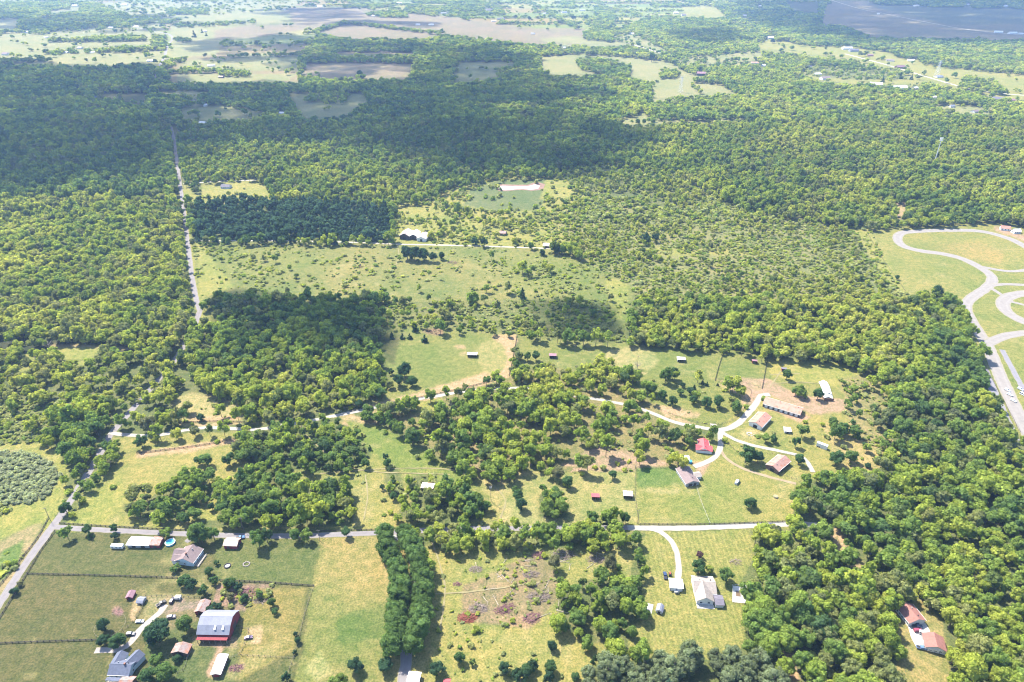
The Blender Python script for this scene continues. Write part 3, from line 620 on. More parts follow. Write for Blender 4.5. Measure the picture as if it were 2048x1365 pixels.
# ------------------------------------------------------------------ trees: meshes
def ico(sub):
    bm = bmesh.new(); bmesh.ops.create_icosphere(bm, subdivisions=sub, radius=1)
    v = np.array([tuple(x.co) for x in bm.verts]); f = np.array([[x.index for x in fc.verts] for fc in bm.faces]); bm.free(); return v, f
ICO1 = ico(1); ICO2 = ico(2)
def crown_mesh(name, seed, R, zc, RZ, nl, lobe, cards, csize, icos=ICO1, mat=None, trunk=False, shape='round', core=0.86, gap=0.0):
    """lumpy crown: many lobes with separate little leaf sprays standing on them"""
    g = np.random.default_rng(seed)
    V = []; Fc = []; LV = []; MI = []; nv = 0
    cen = []
    for i in range(nl):
        for _ in range(30):
            d = g.normal(size=3); d /= np.linalg.norm(d)
            if d[2] < -0.75: continue
            rr = (0.55 + 0.3 * g.random()) if i > nl * 0.2 else 0.3 * g.random()
            if shape == 'cone':
                z = g.random() ** 1.3; a = g.random() * 6.283; rad = (1 - z) * (0.55 + 0.4*g.random()) 
                c = np.array((math.cos(a)*rad*R, math.sin(a)*rad*R, zc - RZ + z * 2 * RZ * 0.95))
            elif shape == 'flat':
                c = np.array((d[0]*R*rr*1.1, d[1]*R*rr*1.1, zc + abs(d[2])*RZ*rr))
            else:
                c = np.array((d[0]*R*rr, d[1]*R*rr, zc + d[2]*RZ*rr))
            break
        rl = lobe * (0.65 + 0.7 * g.random())
        if shape == 'cone': rl *= max(0.35, 1 - (c[2] - zc + RZ) / (2.3 * RZ))
        cen.append((c, rl))
    lob_lv = 0.82 + 0.42 * g.random(nl)
    iv, jf = icos
    for (c, rl), lv in zip(cen, lob_lv):
        ph = g.random(3) * 6.28
        disp = 1 + 0.16*np.sin(iv[:,0]*4+ph[0])*np.sin(iv[:,1]*4+ph[1]) + 0.14*np.sin(iv[:,2]*5+ph[2]) + 0.10*g.normal(size=len(iv))
        vv = iv * disp[:, None] * rl * core * np.array((1, 1, 0.85)) + c
        V.append(vv); Fc.append(np.concatenate([jf, jf[:, :1]*0-1], 1) + np.where(np.concatenate([jf, jf[:, :1]*0-1], 1) >= 0, nv, 0)); nv += len(vv)
        LV.append(lv * (0.92 + 0.16 * g.random(len(vv)))); MI += [0] * len(jf)
    # leaf sprays
    per = cards // nl
    for (c, rl), lv in zip(cen, lob_lv):
        d = g.normal(size=(per, 3)); d[:, 2] += 0.35; d /= np.linalg.norm(d, axis=1)[:, None]
        p = c + d * rl * (0.86 + 0.30 * g.random((per, 1))) * np.array((1, 1, 0.88))
        nrm = d + g.normal(size=(per, 3)) * 0.36; nrm /= np.linalg.norm(nrm, axis=1)[:, None]
        t = np.cross(nrm, g.normal(size=(per, 3))); t /= np.linalg.norm(t, axis=1)[:, None]; bt = np.cross(nrm, t)
        s = csize * (0.5 + g.random((per, 1)))
        q = np.stack([p - t*s - bt*s*0.6, p + t*s*0.8 - bt*s*0.7, p + t*s + bt*s*0.6, p - t*s*0.7 + bt*s*0.8], 1).reshape(-1, 3)
        V.append(q); f = np.arange(per * 4).reshape(-1, 4) + nv; Fc.append(f); nv += per * 4
        LV.append(np.repeat(lv * (0.78 + 0.5 * g.random(per)), 4)); MI += [0] * per
    V = np.concatenate(V); Fc = np.concatenate(Fc); LV = np.concatenate(LV)
    verts = [tuple(x) for x in V.tolist()]; faces = [tuple(i for i in f if i >= 0) for f in Fc.tolist()]
    LV = list(LV)
    if trunk:
        tb = MB(); tb.bar((0, 0, -0.3), (0.1, 0.1, zc), 0.035 * R + 0.08, 0.1, 5)
        faces += [tuple(i + len(verts) for i in f) for f in tb.f]; verts += tb.v; MI += [1] * len(tb.f); LV += [1.0] * len(tb.v)
    me = bpy.data.meshes.new(name); me.from_pydata(verts, [], faces)
    me.materials.append(mat or LEAF_O)
    if trunk: me.materials.append(BARK)
    me.polygons.foreach_set('material_index', MI)
    a = me.attributes.new('lv', 'FLOAT', 'POINT'); a.data.foreach_set('value', np.array(LV, np.float32)); me.update()
    return me
def trunk_mesh(name, seed, zc, R, rad):
    g = random.Random(seed); mb = MB(); top = Vector((g.uniform(-.4,.4), g.uniform(-.4,.4), zc))
    mb.bar((0,0,-0.3), (0,0,zc*0.35), rad*1.25, rad, 8); mb.bar((0,0,zc*0.34), top, rad, rad*0.4, 7)
    for i in range(6):
        a = i * 1.05 + g.random(); z0 = zc * (0.34 + 0.09 * i); e = Vector((math.cos(a)*R*0.6, math.sin(a)*R*0.6, z0 + R*0.55))
        mb.bar((0,0,z0) if z0 < zc*0.5 else top*(z0/zc), e, rad*0.45, rad*0.12, 5)
        mb.bar(e*0.6+Vector((0,0,z0*0.4)), e + Vector((g.uniform(-1,1), g.uniform(-1,1), 1.2)), rad*0.2, rad*0.06, 4)
    return mb.mesh(name, BARK)
# near, whole objects: R about 5 m, 13 m tall
TREE_V = [(crown_mesh('crown_leafy', 100+i, 4.9, 7.2, 5.8, 32, 1.85, 2800, 0.30, ICO1, LEAF_O), trunk_mesh('trunk', i, 8.5, 4.6, 0.30)) for i in range(5)]
TREE_V += [(crown_mesh('crown_open', 140+i, 5.2, 7.6, 5.4, 26, 1.45, 2100, 0.32, ICO1, LEAF_O), trunk_mesh('trunk', 20+i, 9, 4.9, 0.30)) for i in range(3)]
AVE_V = [(crown_mesh('crown_dense', 200+i, 5.0, 7.2, 5.4, 46, 1.55, 3200, 0.26, ICO1, LEAF_O), trunk_mesh('trunk', 40+i, 7, 3.8, 0.32)) for i in range(3)]
PINE_V = [(crown_mesh('crown_pine', 300+i, 4.3, 8.6, 5.8, 60, 1.15, 3200, 0.26, ICO1, LEAF_O, shape='round'), trunk_mesh('trunk', 60+i, 13, 2.4, 0.26)) for i in range(3)]
CEDAR_V = [(crown_mesh('crown_cedar', 400+i, 1.9, 3.2, 3.0, 22, 0.95, 900, 0.20, ICO1, LEAF_O, shape='cone'), trunk_mesh('trunk', 80+i, 4, 0.9, 0.14)) for i in range(3)]
SHRUB_V = [crown_mesh('foliage', 500+i, 1.7, 1.0, 1.2, 12, 0.75, 620, 0.17, ICO1, LEAF_O) for i in range(4)]
# far, for the masses
def coll(name, meshes):
    c = bpy.data.collections.new(name)
    for m in meshes:
        o = bpy.data.objects.new(m.name, m); c.objects.link(o)
    return c
C_MID = coll('leafy_tree_kinds', [crown_mesh('leafy_tree_kind', 600+i, 4.9, 7.6, 5.2, 22, 1.9, 900, 0.46, ICO1, LEAF_I, trunk=True) for i in range(7)] +
             [crown_mesh('leafy_tree_kind', 640+i, 4.7, 8.6, 4.9, 16, 1.5, 560, 0.52, ICO1, LEAF_I, trunk=True) for i in range(3)])
C_FAR = coll('far_tree_kinds', [crown_mesh('far_tree_kind', 700+i, 4.9, 7.2, 4.6, 9, 2.5, 160, 0.95, ICO1, LEAF_I) for i in range(6)])
C_PIN = coll('pine_kinds', [crown_mesh('pine_kind', 800+i, 4.4, 7.0, 5.2, 24, 1.9, 600, 0.5, ICO1, LEAF_I, shape='cone' if i % 2 else 'round') for i in range(4)])
C_SHR = coll('shrub_kinds', [crown_mesh('shrub_kind', 900+i, 1.9, 1.1, 1.35, 7, 0.95, 110, 0.36, ICO1, LEAF_I) for i in range(6)])

def scatter_object(name, co, rot, scl, tcol, pick, source):
    me = bpy.data.meshes.new(name); n = len(co)
    me.vertices.add(n); me.vertices.foreach_set('co', co.astype(np.float32).reshape(-1))
    for an, ty, val, key in (('rotz', 'FLOAT_VECTOR', rot, 'vector'), ('scl', 'FLOAT_VECTOR', scl, 'vector'), ('tcol', 'FLOAT_COLOR', tcol, 'color')):
        a = me.attributes.new(an, ty, 'POINT'); a.data.foreach_set(key, val.astype(np.float32).reshape(-1))
    a = me.attributes.new('pick', 'INT', 'POINT'); a.data.foreach_set('value', pick.astype(np.int32))
    me.update()
    o = bpy.data.objects.new(name, me); C.objects.link(o)
    ng = bpy.data.node_groups.new(name, 'GeometryNodeTree')
    ng.interface.new_socket('Geometry', in_out='INPUT', socket_type='NodeSocketGeometry'); ng.interface.new_socket('Geometry', in_out='OUTPUT', socket_type='NodeSocketGeometry')
    N = ng.nodes; gi = N.new('NodeGroupInput'); go = N.new('NodeGroupOutput')
    ip = N.new('GeometryNodeInstanceOnPoints'); ci = N.new('GeometryNodeCollectionInfo')
    ci.inputs['Collection'].default_value = source; ci.inputs['Separate Children'].default_value = True; ci.inputs['Reset Children'].default_value = True
    def attr(nm, ty):
        a = N.new('GeometryNodeInputNamedAttribute'); a.data_type = ty; a.inputs[0].default_value = nm; return a.outputs[0]
    l = ng.links
    l.new(gi.outputs[0], ip.inputs['Points']); l.new(ci.outputs[0], ip.inputs['Instance']); ip.inputs['Pick Instance'].default_value = True
    l.new(attr('pick', 'INT'), ip.inputs['Instance Index']); l.new(attr('rotz', 'FLOAT_VECTOR'), ip.inputs['Rotation']); l.new(attr('scl', 'FLOAT_VECTOR'), ip.inputs['Scale'])
    l.new(ip.outputs[0], go.inputs[0])
    md = o.modifiers.new('scatter', 'NODES'); md.node_group = ng
    return o

# ------------------------------------------------------------------ trees: where they stand
PALETTE = np.array([(0.075,0.135,0.062),(0.115,0.185,0.060),(0.175,0.245,0.058),(0.240,0.300,0.058),(0.310,0.345,0.066),(0.375,0.385,0.10)])
def tint(t):
    t = np.clip(t, 0, 4.999); i = t.astype(int); f = (t - i)[..., None]
    return PALETTE[i] * (1 - f) + PALETTE[np.minimum(i + 1, 5)] * f
def candidates(y0, y1, s):
    ys = np.arange(y0, y1, s * 0.93)
    out = []
    for k, y in enumerate(ys):
        hw = 0.75 * (y * CT + H * ST) * 1.13 + 10
        xs = np.arange(-hw, hw, s) + (k % 2) * s * 0.5
        out.append(np.stack([xs, np.full(len(xs), y)], 1))
    p = np.concatenate(out); p += (rng.random(p.shape) - 0.5) * s * 0.95
    return p
# road / yard exclusion on a coarse hash
rp = np.array(ROADPTS)
def near_road(p, extra=0.0):
    bad = np.zeros(len(p), bool)
    sel = p[:, 1] < 2600
    idx = np.where(sel)[0]
    cell = {}
    for x, y, r in rp:
        cell.setdefault((int(x // 25), int(y // 25)), []).append((x, y, r))
    for i in idx:
        x, y = p[i]; cx, cy = int(x // 25), int(y // 25)
        for a in (-1, 0, 1):
            for b in (-1, 0, 1):
                for (rx, ry, rr) in cell.get((cx+a, cy+b), ()):
                    if (x-rx)**2 + (y-ry)**2 < (rr + extra)**2: bad[i] = True
    return bad
CLW = []
for (cx, cy, rx, ry) in CLEAR:
    w = P(cx, cy); CLW.append((w.x, w.y, rx * mpp(cx, cy) * 0.85))
def near_yard(p):
    bad = np.zeros(len(p), bool)
    for (x, y, r) in CLW: bad |= (p[:, 0] - x)**2 + (p[:, 1] - y)**2 < r * r
    return bad
TP = []
for (a, b, s) in ((150, 900, 7.3), (900, 1500, 8.4), (1500, 2400, 10.8), (2400, 3700, 13.5), (3700, 6600, 17.0)):
    p = candidates(a, b, s); TP.append(np.concatenate([p, np.full((len(p), 1), s)], 1))
TP = np.concatenate(TP)
zz = np.where(TP[:, 1] < 1300, 5.0, np.where(TP[:, 1] < 1700, 6.5, 8.5))
px, py, dd = proj(TP[:, 0], TP[:, 1], zz)
wob = 3.0 * F / dd / 1.5
px_ = px + (vnoise(TP[:,0], TP[:,1], 20, 21) - .5) * wob * 3; py_ = py + (vnoise(TP[:,0], TP[:,1], 20, 22) - .5) * wob * 1.5
prob = sample(TREE, px_, py_); prob = np.where((TP[:, 1] > 1450) & (prob > 0.5) & (sample(TREE, px_, py_ - 3.5) < 0.5), 0.0, prob); kind = sample(KIND, px_, py_); bri = sample(BRI, px_, py_); siz = sample(SIZ, px_, py_)
clump = vnoise(TP[:,0], TP[:,1], 45, 31) * 0.6 + vnoise(TP[:,0], TP[:,1], 14, 32) * 0.4
pr = np.where(prob >= 0.95, 0.97, np.where(prob > 0.0, np.clip(prob + (clump - 0.5) * 1.6 * np.minimum(1, prob * 2.2), 0, 1), 0))
fd, fh = farm_cells(TP[:, 0], TP[:, 1])
pr = np.where(kind == 3, np.where((fd < 16) & (vnoise(TP[:,0], TP[:,1], 70, 65) > 0.33), 0.95, pr), pr); pr = np.where((kind == 3) & (vnoise(TP[:,0], TP[:,1], 330, 66) > 0.76), 0.9, pr)
keep = rng.random(len(TP)) < pr
kind = np.where(kind == 3, 0, kind)
keep &= (TREE[0, 0] >= 0)
TP = TP[keep]; kind = kind[keep]; bri = bri[keep]; siz = siz[keep]; prob = prob[keep]; px = px[keep]; py = py[keep]; dd = dd[keep]
bad = near_road(TP[:, :2], 0.5) | near_yard(TP[:, :2])
TP = TP[~bad]; kind = kind[~bad]; bri = bri[~bad]; siz = siz[~bad]; px = px[~bad]; py = py[~bad]; dd = dd[~bad]
n = len(TP)
zscale = siz * (0.58 + 0.62 * rng.random(n) ** 1.1) * (0.84 + 0.36 * vnoise(TP[:,0], TP[:,1], 42, 71))
scale = zscale * np.where(TP[:, 2] > 8, TP[:, 2] / 8.6, 1.0)
hvar = 0.85 + 0.35 * rng.random(n)
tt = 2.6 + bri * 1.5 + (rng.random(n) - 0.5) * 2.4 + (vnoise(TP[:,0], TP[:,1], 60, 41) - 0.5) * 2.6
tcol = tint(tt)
dk = rng.random(n) < 0.03 + 0.3 * (vnoise(TP[:,0], TP[:,1], 38, 45) > 0.74); tcol[dk] = tcol[dk] * 0.35 + np.array((0.055, 0.10, 0.055)) * 0.65
grey = rng.random(n) < 0.06 + 0.22 * (vnoise(TP[:,0], TP[:,1], 90, 43) > 0.62)                       # olive and greyish crowns here and there
tcol[grey] = tcol[grey] * 0.4 + np.array((0.165, 0.165, 0.095)) * 0.7
rot = rng.random(n) * 6.283

LAND = [((262,1085),'long white shed'),((375,1110),'house with the tan roof'),((463,1088),'red shed with the tan roof'),((341,1086),'round blue pool'),
  ((403,1212),'low rusty roofed red shed'),((425,1255),'big red barn'),((361,1296),'rust brown hay shed'),((438,1328),'long pale trailer roof'),((253,1335),'blue grey roofed house'),
  ((1352,1168),'white roofed garage'),((1412,1182),'house by the empty pool'),((1478,1190),'empty pool terrace'),((1322,1216),'small grey garden shed'),((1826,1226),'brown roofed house in the woods'),
  ((1874,1287),'brown garage in the woods'),((1568,812),'longest pink roofed stable'),((1520,838),'shorter pink roofed stable'),((1408,890),'red roofed cottage'),((1375,952),'mauve roofed bungalow'),
  ((1558,925),'angled brown roofed barn'),((1646,888),'long white storage trailer'),((1651,785),'crumpled silver barn'),((1256,989),'tan roofed run-in shed'),((1190,991),'small red roofed run-in shed'),
  ((856,973),'rusty striped shed'),((944,708),'white roofed run-in shed'),((790,1180),'avenue of dense trees'),((1440,860),'junction of the white drives'),((108,1052),'road corner at the left'),
  ((222,868),'start of the white drive'),((20,955),'round patch of silvery shrubs'),((980,985),'pole on the bare patch'),((2020,790),'parked cars by the race track'),((1905,480),'loop of the race track'),
  ((828,467),'derelict white roofed barns'),((340,1000),'wood beside the straw field'),((932,1237),'red brush pile'),((1700,1100),'dirt track in the woods'),((1300,1240),'pale concrete pad'),
  ((1950,1000),'right edge of the picture'),((1500,1340),'row of grey green pines'),((1560,1180),'clearing beside the mown lawn'),((600,1000),'roadside wood left of centre')]
USED = {}
ORD = ['nearest', 'second nearest', 'third nearest', 'fourth nearest', 'fifth nearest', 'sixth nearest', 'seventh nearest', 'eighth nearest', 'ninth nearest', 'tenth nearest', 'eleventh nearest', 'twelfth nearest'] + ['%s nearest' % w for w in ('thirteenth','fourteenth','fifteenth','sixteenth','seventeenth','eighteenth','nineteenth','twentieth','twenty-first','twenty-second','twenty-third','twenty-fourth','twenty-fifth','twenty-sixth','twenty-seventh','twenty-eighth','twenty-ninth','thirtieth')]
def label_all(items, noun, prefix_fn):
    """items: list of (obj, px, py, data). Labels by look, then by landmark, then by rank of nearness"""
    groups = {}
    for o, x, y, data in items:
        best = min(LAND, key=lambda L: (L[0][0]-x)**2 + 1.6*(L[0][1]-y)**2)
        dx, dy = x - best[0][0], y - best[0][1]
        if abs(dx) > abs(dy) * 1.2: where = 'right of' if dx > 0 else 'left of'
        else: where = 'in front of' if dy > 0 else 'behind'
        groups.setdefault((prefix_fn(data), where, best[1]), []).append((dx*dx + 1.6*dy*dy, o))
    for (pre, where, lm), lst in groups.items():
        lst.sort(key=lambda t: t[0])
        for k, (_, o) in enumerate(lst):
            if len(lst) == 1: o['label'] = f'{pre} {noun} {where} the {lm}'
            else: o['label'] = f'{ORD[min(k, 29)]} {pre} {noun} {where} the {lm}'
def look(c, s):
    lum = c[1] * 0.56
    hue = 'dark green' if lum < 0.075 else 'deep green' if lum < 0.10 else 'mid green' if lum < 0.125 else 'light green' if lum < 0.16 else 'yellow green'
    if c[0] > c[1] * 0.85: hue = 'olive'
    sz = 'small' if s < 0.7 else 'medium' if s < 1.0 else 'large'
    return f'{sz} {hue}'
ALLTREES = []
def plant(name, kinds, x, y, s, c, rz, group, cat, items, hs=1.0, store=True):
    e = empty(name, (x, y, 0), rz, 'tree', cat, group); e.scale = (s, s, s * hs)
    cm, tm = kinds
    a = bpy.data.objects.new('crown', cm); C.objects.link(a); a.parent = e; a.color = (*c, 1)
    b = bpy.data.objects.new('trunk', tm); C.objects.link(b); b.parent = e
    ix, iy, _ = proj(x, y, 0)
    items.append((e, ix, iy, (c, s)))
    return e
items_leafy = []; items_cedar = []; items_pine = []; items_ave = []
HG = {'D': (0.045,0.088,0.048), 'd': (0.070,0.128,0.050), 'm': (0.105,0.168,0.052), 'b': (0.155,0.215,0.055), 'y': (0.21,0.25,0.06), 'o': (0.165,0.17,0.09), 'r': (0.13,0.075,0.085)}
# lone trees read off the photograph: foot x, foot y, crown radius in photo pixels, colour, k = kind (l leafy, c cedar)
LONE = [(178,1068,10,'d','l',1.0),(182,1076,7,'d','c',1),(229,1066,9,'d','l',1),(231,1078,8,'D','l',.9),(130,1055,0,'d','l',1),(135,1028,12,'d','l',1),(694,1074,10,'d','l',1.1),(592,1082,12,'m','l',1.1),(616,1083,13,'b','l',1.1),
 (520,1095,17,'m','l',1.2),(535,1085,14,'d','l',1.1),(405,1085,20,'m','l',1.1),(392,1080,14,'b','l',1),(430,1082,14,'m','l',1),(335,1075,12,'b','l',.9),(352,1142,11,'m','l',.6),(370,1172,14,'d','l',.8),(385,1176,12,'D','l',.8),(408,1190,12,'d','l',.9),
 (430,1168,10,'d','l',.8),(462,1175,13,'d','l',.9),(478,1180,10,'D','l',.8),(434,1130,6,'d','l',.8),(420,1150,10,'d','l',.8),(462,1200,10,'o','l',.8),(520,1195,9,'m','l',.8),(490,1202,9,'d','l',.8),(545,1212,9,'m','l',1),(551,1228,8,'d','l',.8),
 (373,1262,18,'m','l',.9),(320,1285,28,'D','l',.8),(305,1278,16,'d','l',.9),(212,1262,14,'D','l',1),(240,1292,17,'d','l',.8),(210,1290,13,'D','l',.8),(355,1322,10,'D','l',.6),(335,1360,22,'m','l',.8),(300,1362,18,'d','l',.8),(316,1330,14,'m','l',.9),
 (425,1222,12,'D','l',.6),(440,1216,9,'D','l',.6),(31,1188,9,'D','l',.8),(42,1172,7,'o','l',.7),(592,1272,5,'D','l',.9),(596,1286,7,'D','l',.9),(590,1308,5,'D','l',.9),(574,1362,10,'D','l',1),
 (712,1345,18,'D','l',.75),(773,1340,17,'D','l',.75),(878,1350,18,'D','l',.75),(680,1385,24,'b','l',.8),(920,1325,12,'d','l',1),(945,1330,7,'m','l',1),(1010,1345,14,'D','l',.9),(1052,1350,14,'d','l',.9),(1065,1340,12,'D','l',.9),(1100,1345,14,'d','l',.9),(1040,1362,18,'D','l',.8),(1098,1362,12,'D','l',.9),
 (1104,1300,11,'D','l',.9),(1150,1360,10,'d','l',.8),(1185,1326,5,'d','c',1),(1190,1318,5,'d','c',1),
 (1396,1148,17,'d','l',.9),(1418,1146,9,'y','l',.9),(1452,1165,17,'m','l',.9),(1398,1116,8,'r','l',.9),(1120,1168,8,'b','l',1),(1108,1140,14,'o','l',1.2),(1220,1140,14,'o','l',1.2),(1275,1130,9,'m','l',1.6),(1280,1165,8,'m','l',1.3),
 (1499,1017,13,'d','l',.85),(1490,925,20,'d','l',.85),(1515,925,13,'D','l',.8),(1590,895,9,'d','l',1.3),(1530,885,9,'b','l',1),(1545,885,8,'d','l',1),(1596,930,11,'d','l',1),(1572,760,10,'m','l',1),(1600,795,12,'b','l',1.0),(1590,790,10,'m','l',.9),(1634,800,11,'d','l',1),
 (1680,870,14,'d','l',.9),(1706,875,14,'m','l',.9),(1665,855,11,'m','l',.9),(1728,895,6,'d','l',.8),(1700,925,14,'m','l',.9),(1670,930,16,'d','l',.9),(1735,935,7,'D','l',.6),(1560,1008,0,'d','l',1),
 (1413,815,11,'d','l',1),(1435,815,12,'d','l',1),(1470,825,12,'m','l',1),(1385,808,9,'d','l',1),(1330,765,14,'m','l',1.1),(1345,760,11,'d','l',1.1),(1380,790,9,'D','l',.9),(1365,775,6,'D','l',.8),(1388,780,5,'D','c',1),(1405,768,4,'D','c',1),(1414,772,4,'D','c',1),(1435,772,3,'D','c',1),(1360,790,8,'m','l',.8),(1345,812,10,'d','l',1),(1325,800,10,'d','l',1),(1300,790,12,'m','l',1),
 (1085,765,9,'d','l',.9),(1040,720,7,'m','l',1.1),(1055,722,8,'m','l',1.1),(1072,722,9,'d','l',1.1),(1035,745,9,'m','l',1.3),
 (784,677,6,'D','c',1.0),(805,678,6,'D','c',.8),(820,678,6,'D','c',.8),(831,663,7,'D','c',1.0),(850,684,8,'D','c',.8),(810,755,16,'D','l',.9),(800,772,13,'D','l',.9),(825,772,12,'d','l',.8),(764,798,14,'d','l',.75),(783,750,7,'D','l',.9),(719,815,9,'D','l',.8),
 (404,842,9,'D','l',.8),(370,845,12,'m','l',1.2),(300,862,16,'o','l',1),(285,895,14,'d','l',.9),(415,932,14,'m','l',.9),(400,930,10,'d','l',.9),(460,930,14,'d','l',.9),(222,935,10,'o','l',1),(194,968,4,'D','l',.8),(425,1020,8,'D','l',1),
 (775,934,9,'d','l',1),(772,920,7,'D','l',1),(782,985,9,'m','l',1),(788,1000,8,'d','l',1),(765,980,6,'D','l',1),(740,900,5,'d','c',1),(1036,1000,11,'d','l',1),(1043,1020,13,'D','l',.9),(1030,985,7,'m','l',1),(1110,1005,16,'m','l',1),(1095,1030,16,'b','l',1),(1122,1028,15,'b','l',1),(1115,960,14,'o','l',1),(1135,975,12,'d','l',1),
 (1225,958,9,'d','l',1),(1180,1055,16,'m','l',1.1),(1222,1052,13,'b','l',1.1),(1250,1048,10,'d','l',1.2),(930,1010,10,'D','c',1.3),(950,1015,9,'d','l',1.2),(970,1025,9,'d','l',1.3),
 (1045,600,9,'D','c',1.2),(763,598,7,'D','c',1.3),(815,520,14,'D','l',.9),(830,522,14,'D','l',.9),(848,522,13,'D','l',.9),(868,525,10,'D','l',.9),(884,520,7,'D','l',1),(968,494,9,'D','l',.9),(950,490,8,'d','l',.9),(915,430,9,'b','l',1.3),(458,392,5,'y','l',.8),
 (1292,488,10,'D','l',1),(1310,485,8,'D','l',1),(1062,500,7,'m','l',1),(1115,510,9,'D','l',1),(1125,510,9,'m','l',1),(1084,512,6,'D','l',1),(1870,600,12,'D','l',1.1),(1793,560,5,'d','l',.9),
 (389,75,5,'D','c',0.95),(413,72,3,'D','c',.9),(404,66,3,'D','c',.9),(720,154,6,'D','l',.9),(1059,42,4,'D','l',.9),(1147,42,5,'D','l',.9),(1172,41,5,'d','l',.9),(1303,124,7,'d','l',1.1),(1360,138,4,'D','c',1),(1402,165,4,'d','l',1),(1275,250,5,'m','l',1),(1545,87,5,'D','l',.7),(1765,165,4,'D','c',1),(1800,158,5,'D','c',1),(1822,160,4,'D','c',1)]
for (x, y, r, c, k, hs) in LONE:
    if r == 0: continue
    w = P(x, y - 0.0); R = r * mpp(x, y)
    col = tuple(np.array(HG[c]) * (0.9 + 0.25 * rnd.random()))
    if k == 'l':
        plant('leafy_tree', TREE_V[rnd.randrange(8)], w.x, w.y, R / 5.6, col, rnd.random()*6.28, 'leafy trees standing in the fields and woods', 'tree', items_leafy, hs)
    else:
        plant('cedar_tree', CEDAR_V[rnd.randrange(3)], w.x, w.y, R / 2.3, col, rnd.random()*6.28, 'dark cedars standing in the pastures', 'cedar', items_cedar, hs)
# the avenue: two rows of dense dark trees over the drive
for row, dl in (([(772,1084),(778,1112),(797,1150),(800,1185),(798,1220),(797,1255),(791,1290),(790,1312)], 0), ([(812,1085),(830,1120),(845,1160),(848,1195),(845,1230),(840,1262),(835,1290),(826,1318)], 1)):
    line = resample([P(*p) for p in row], 3.0); acc = 0
    pts = []; last = None
    for p in line:
        if last is None or (p - last).length > 6.4: pts.append(p); last = p
    for p in pts:
        plant('avenue_tree', AVE_V[rnd.randrange(3)], p.x + rnd.uniform(-.8,.8), p.y + rnd.uniform(-.5,.5), 1.22 + 0.18*rnd.random(), tuple(np.array((0.092,0.150,0.046)) * (0.85+0.35*rnd.random())),
              rnd.random()*6.28, 'dense dark trees of the avenue', 'tree', items_ave, 0.95)
# dark slash trees at the middle of the avenue width
# nearest forest trees as whole objects
vis = (px > -10) & (px < 2058) & (py < 1385)
order = np.argsort(np.where(vis, dd, 1e9))
n_leafy = 298 - len(items_leafy); n_pine = 90
solo = np.zeros(n, bool); cl = cp = 0
for i in order:
    if not vis[i]: break
    if kind[i] == 1:
        if cp < n_pine and py[i] > 1200:
            cp += 1; solo[i] = True
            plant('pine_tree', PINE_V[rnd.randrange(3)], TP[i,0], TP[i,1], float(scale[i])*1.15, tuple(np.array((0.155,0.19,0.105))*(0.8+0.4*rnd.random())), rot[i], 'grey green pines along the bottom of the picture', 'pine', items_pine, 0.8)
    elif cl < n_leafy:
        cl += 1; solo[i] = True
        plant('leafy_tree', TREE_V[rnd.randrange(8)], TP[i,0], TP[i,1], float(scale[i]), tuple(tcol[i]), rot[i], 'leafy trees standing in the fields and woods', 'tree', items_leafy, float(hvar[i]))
label_all(items_leafy, 'leafy tree', lambda d: look(*d)); label_all(items_cedar, 'cedar', lambda d: 'dark conical'); label_all(items_pine, 'pine', lambda d: look(*d)); label_all(items_ave, 'avenue tree', lambda d: look(d[0], 1.1))
# the rest as masses
rest = ~solo
def mass(name, sel, src, cols, nk, label, zs=1.0):
    k = sel.sum()
    if k == 0: return
    co = np.zeros((k, 3)); co[:, :2] = TP[sel][:, :2]
    rr = np.zeros((k, 3)); rr[:, 2] = rot[sel]
    sc = np.stack([scale[sel], scale[sel], zscale[sel] * hvar[sel] * zs * np.where(TP[sel][:, 2] > 8, 1.12, 1.0)], 1)
    tc = np.ones((k, 4)); tc[:, :3] = cols[sel]
    o = scatter_object(name, co, rr, sc, tc, rng.integers(0, nk, k), src)
    tag(o, label, 'woodland', kind='stuff')
    print(name, k)
pcol = np.array((0.062, 0.112, 0.070)) * (0.8 + 0.5 * rng.random((n, 1)))
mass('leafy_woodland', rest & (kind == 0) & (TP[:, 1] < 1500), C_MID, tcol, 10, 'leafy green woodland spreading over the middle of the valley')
mass('far_woodland', rest & (kind == 0) & (TP[:, 1] >= 1500), C_FAR, tcol, 6, 'far hazy woodland and hedgerows between the distant fields', 1.0)
mass('pine_plantation', rest & (kind == 1), C_PIN, pcol, 4, 'dark pine plantation beside the straight road')

# shrubs and scrub
SP = []
for (a, b, s) in ((150, 900, 3.6), (900, 1700, 4.8), (1700, 2600, 7.5)):
    p = candidates(a, b, s); SP.append(np.concatenate([p, np.full((len(p), 1), s)], 1))
SP = np.concatenate(SP)
sx, sy, sdd = proj(SP[:, 0], SP[:, 1], 1.0)
sp = sample(SHR, sx, sy); cl = vnoise(SP[:,0], SP[:,1], 22, 51) * 0.6 + vnoise(SP[:,0], SP[:,1], 8, 52) * 0.4
spr = np.where(sp >= 0.98, 0.98, np.where(sp > 0, np.clip(sp + (cl - 0.52) * 2.4 * np.minimum(1, sp * 2.0), 0, 1), 0)) * np.where(sp >= .98, 1, 0.8)
kp = rng.random(len(SP)) < spr
SP = SP[kp]; sx = sx[kp]; sy = sy[kp]; sdd = sdd[kp]
bad = near_road(SP[:, :2], -1.0) | near_yard(SP[:, :2]); SP = SP[~bad]; sx = sx[~bad]; sy = sy[~bad]; sdd = sdd[~bad]
m_ = len(SP)
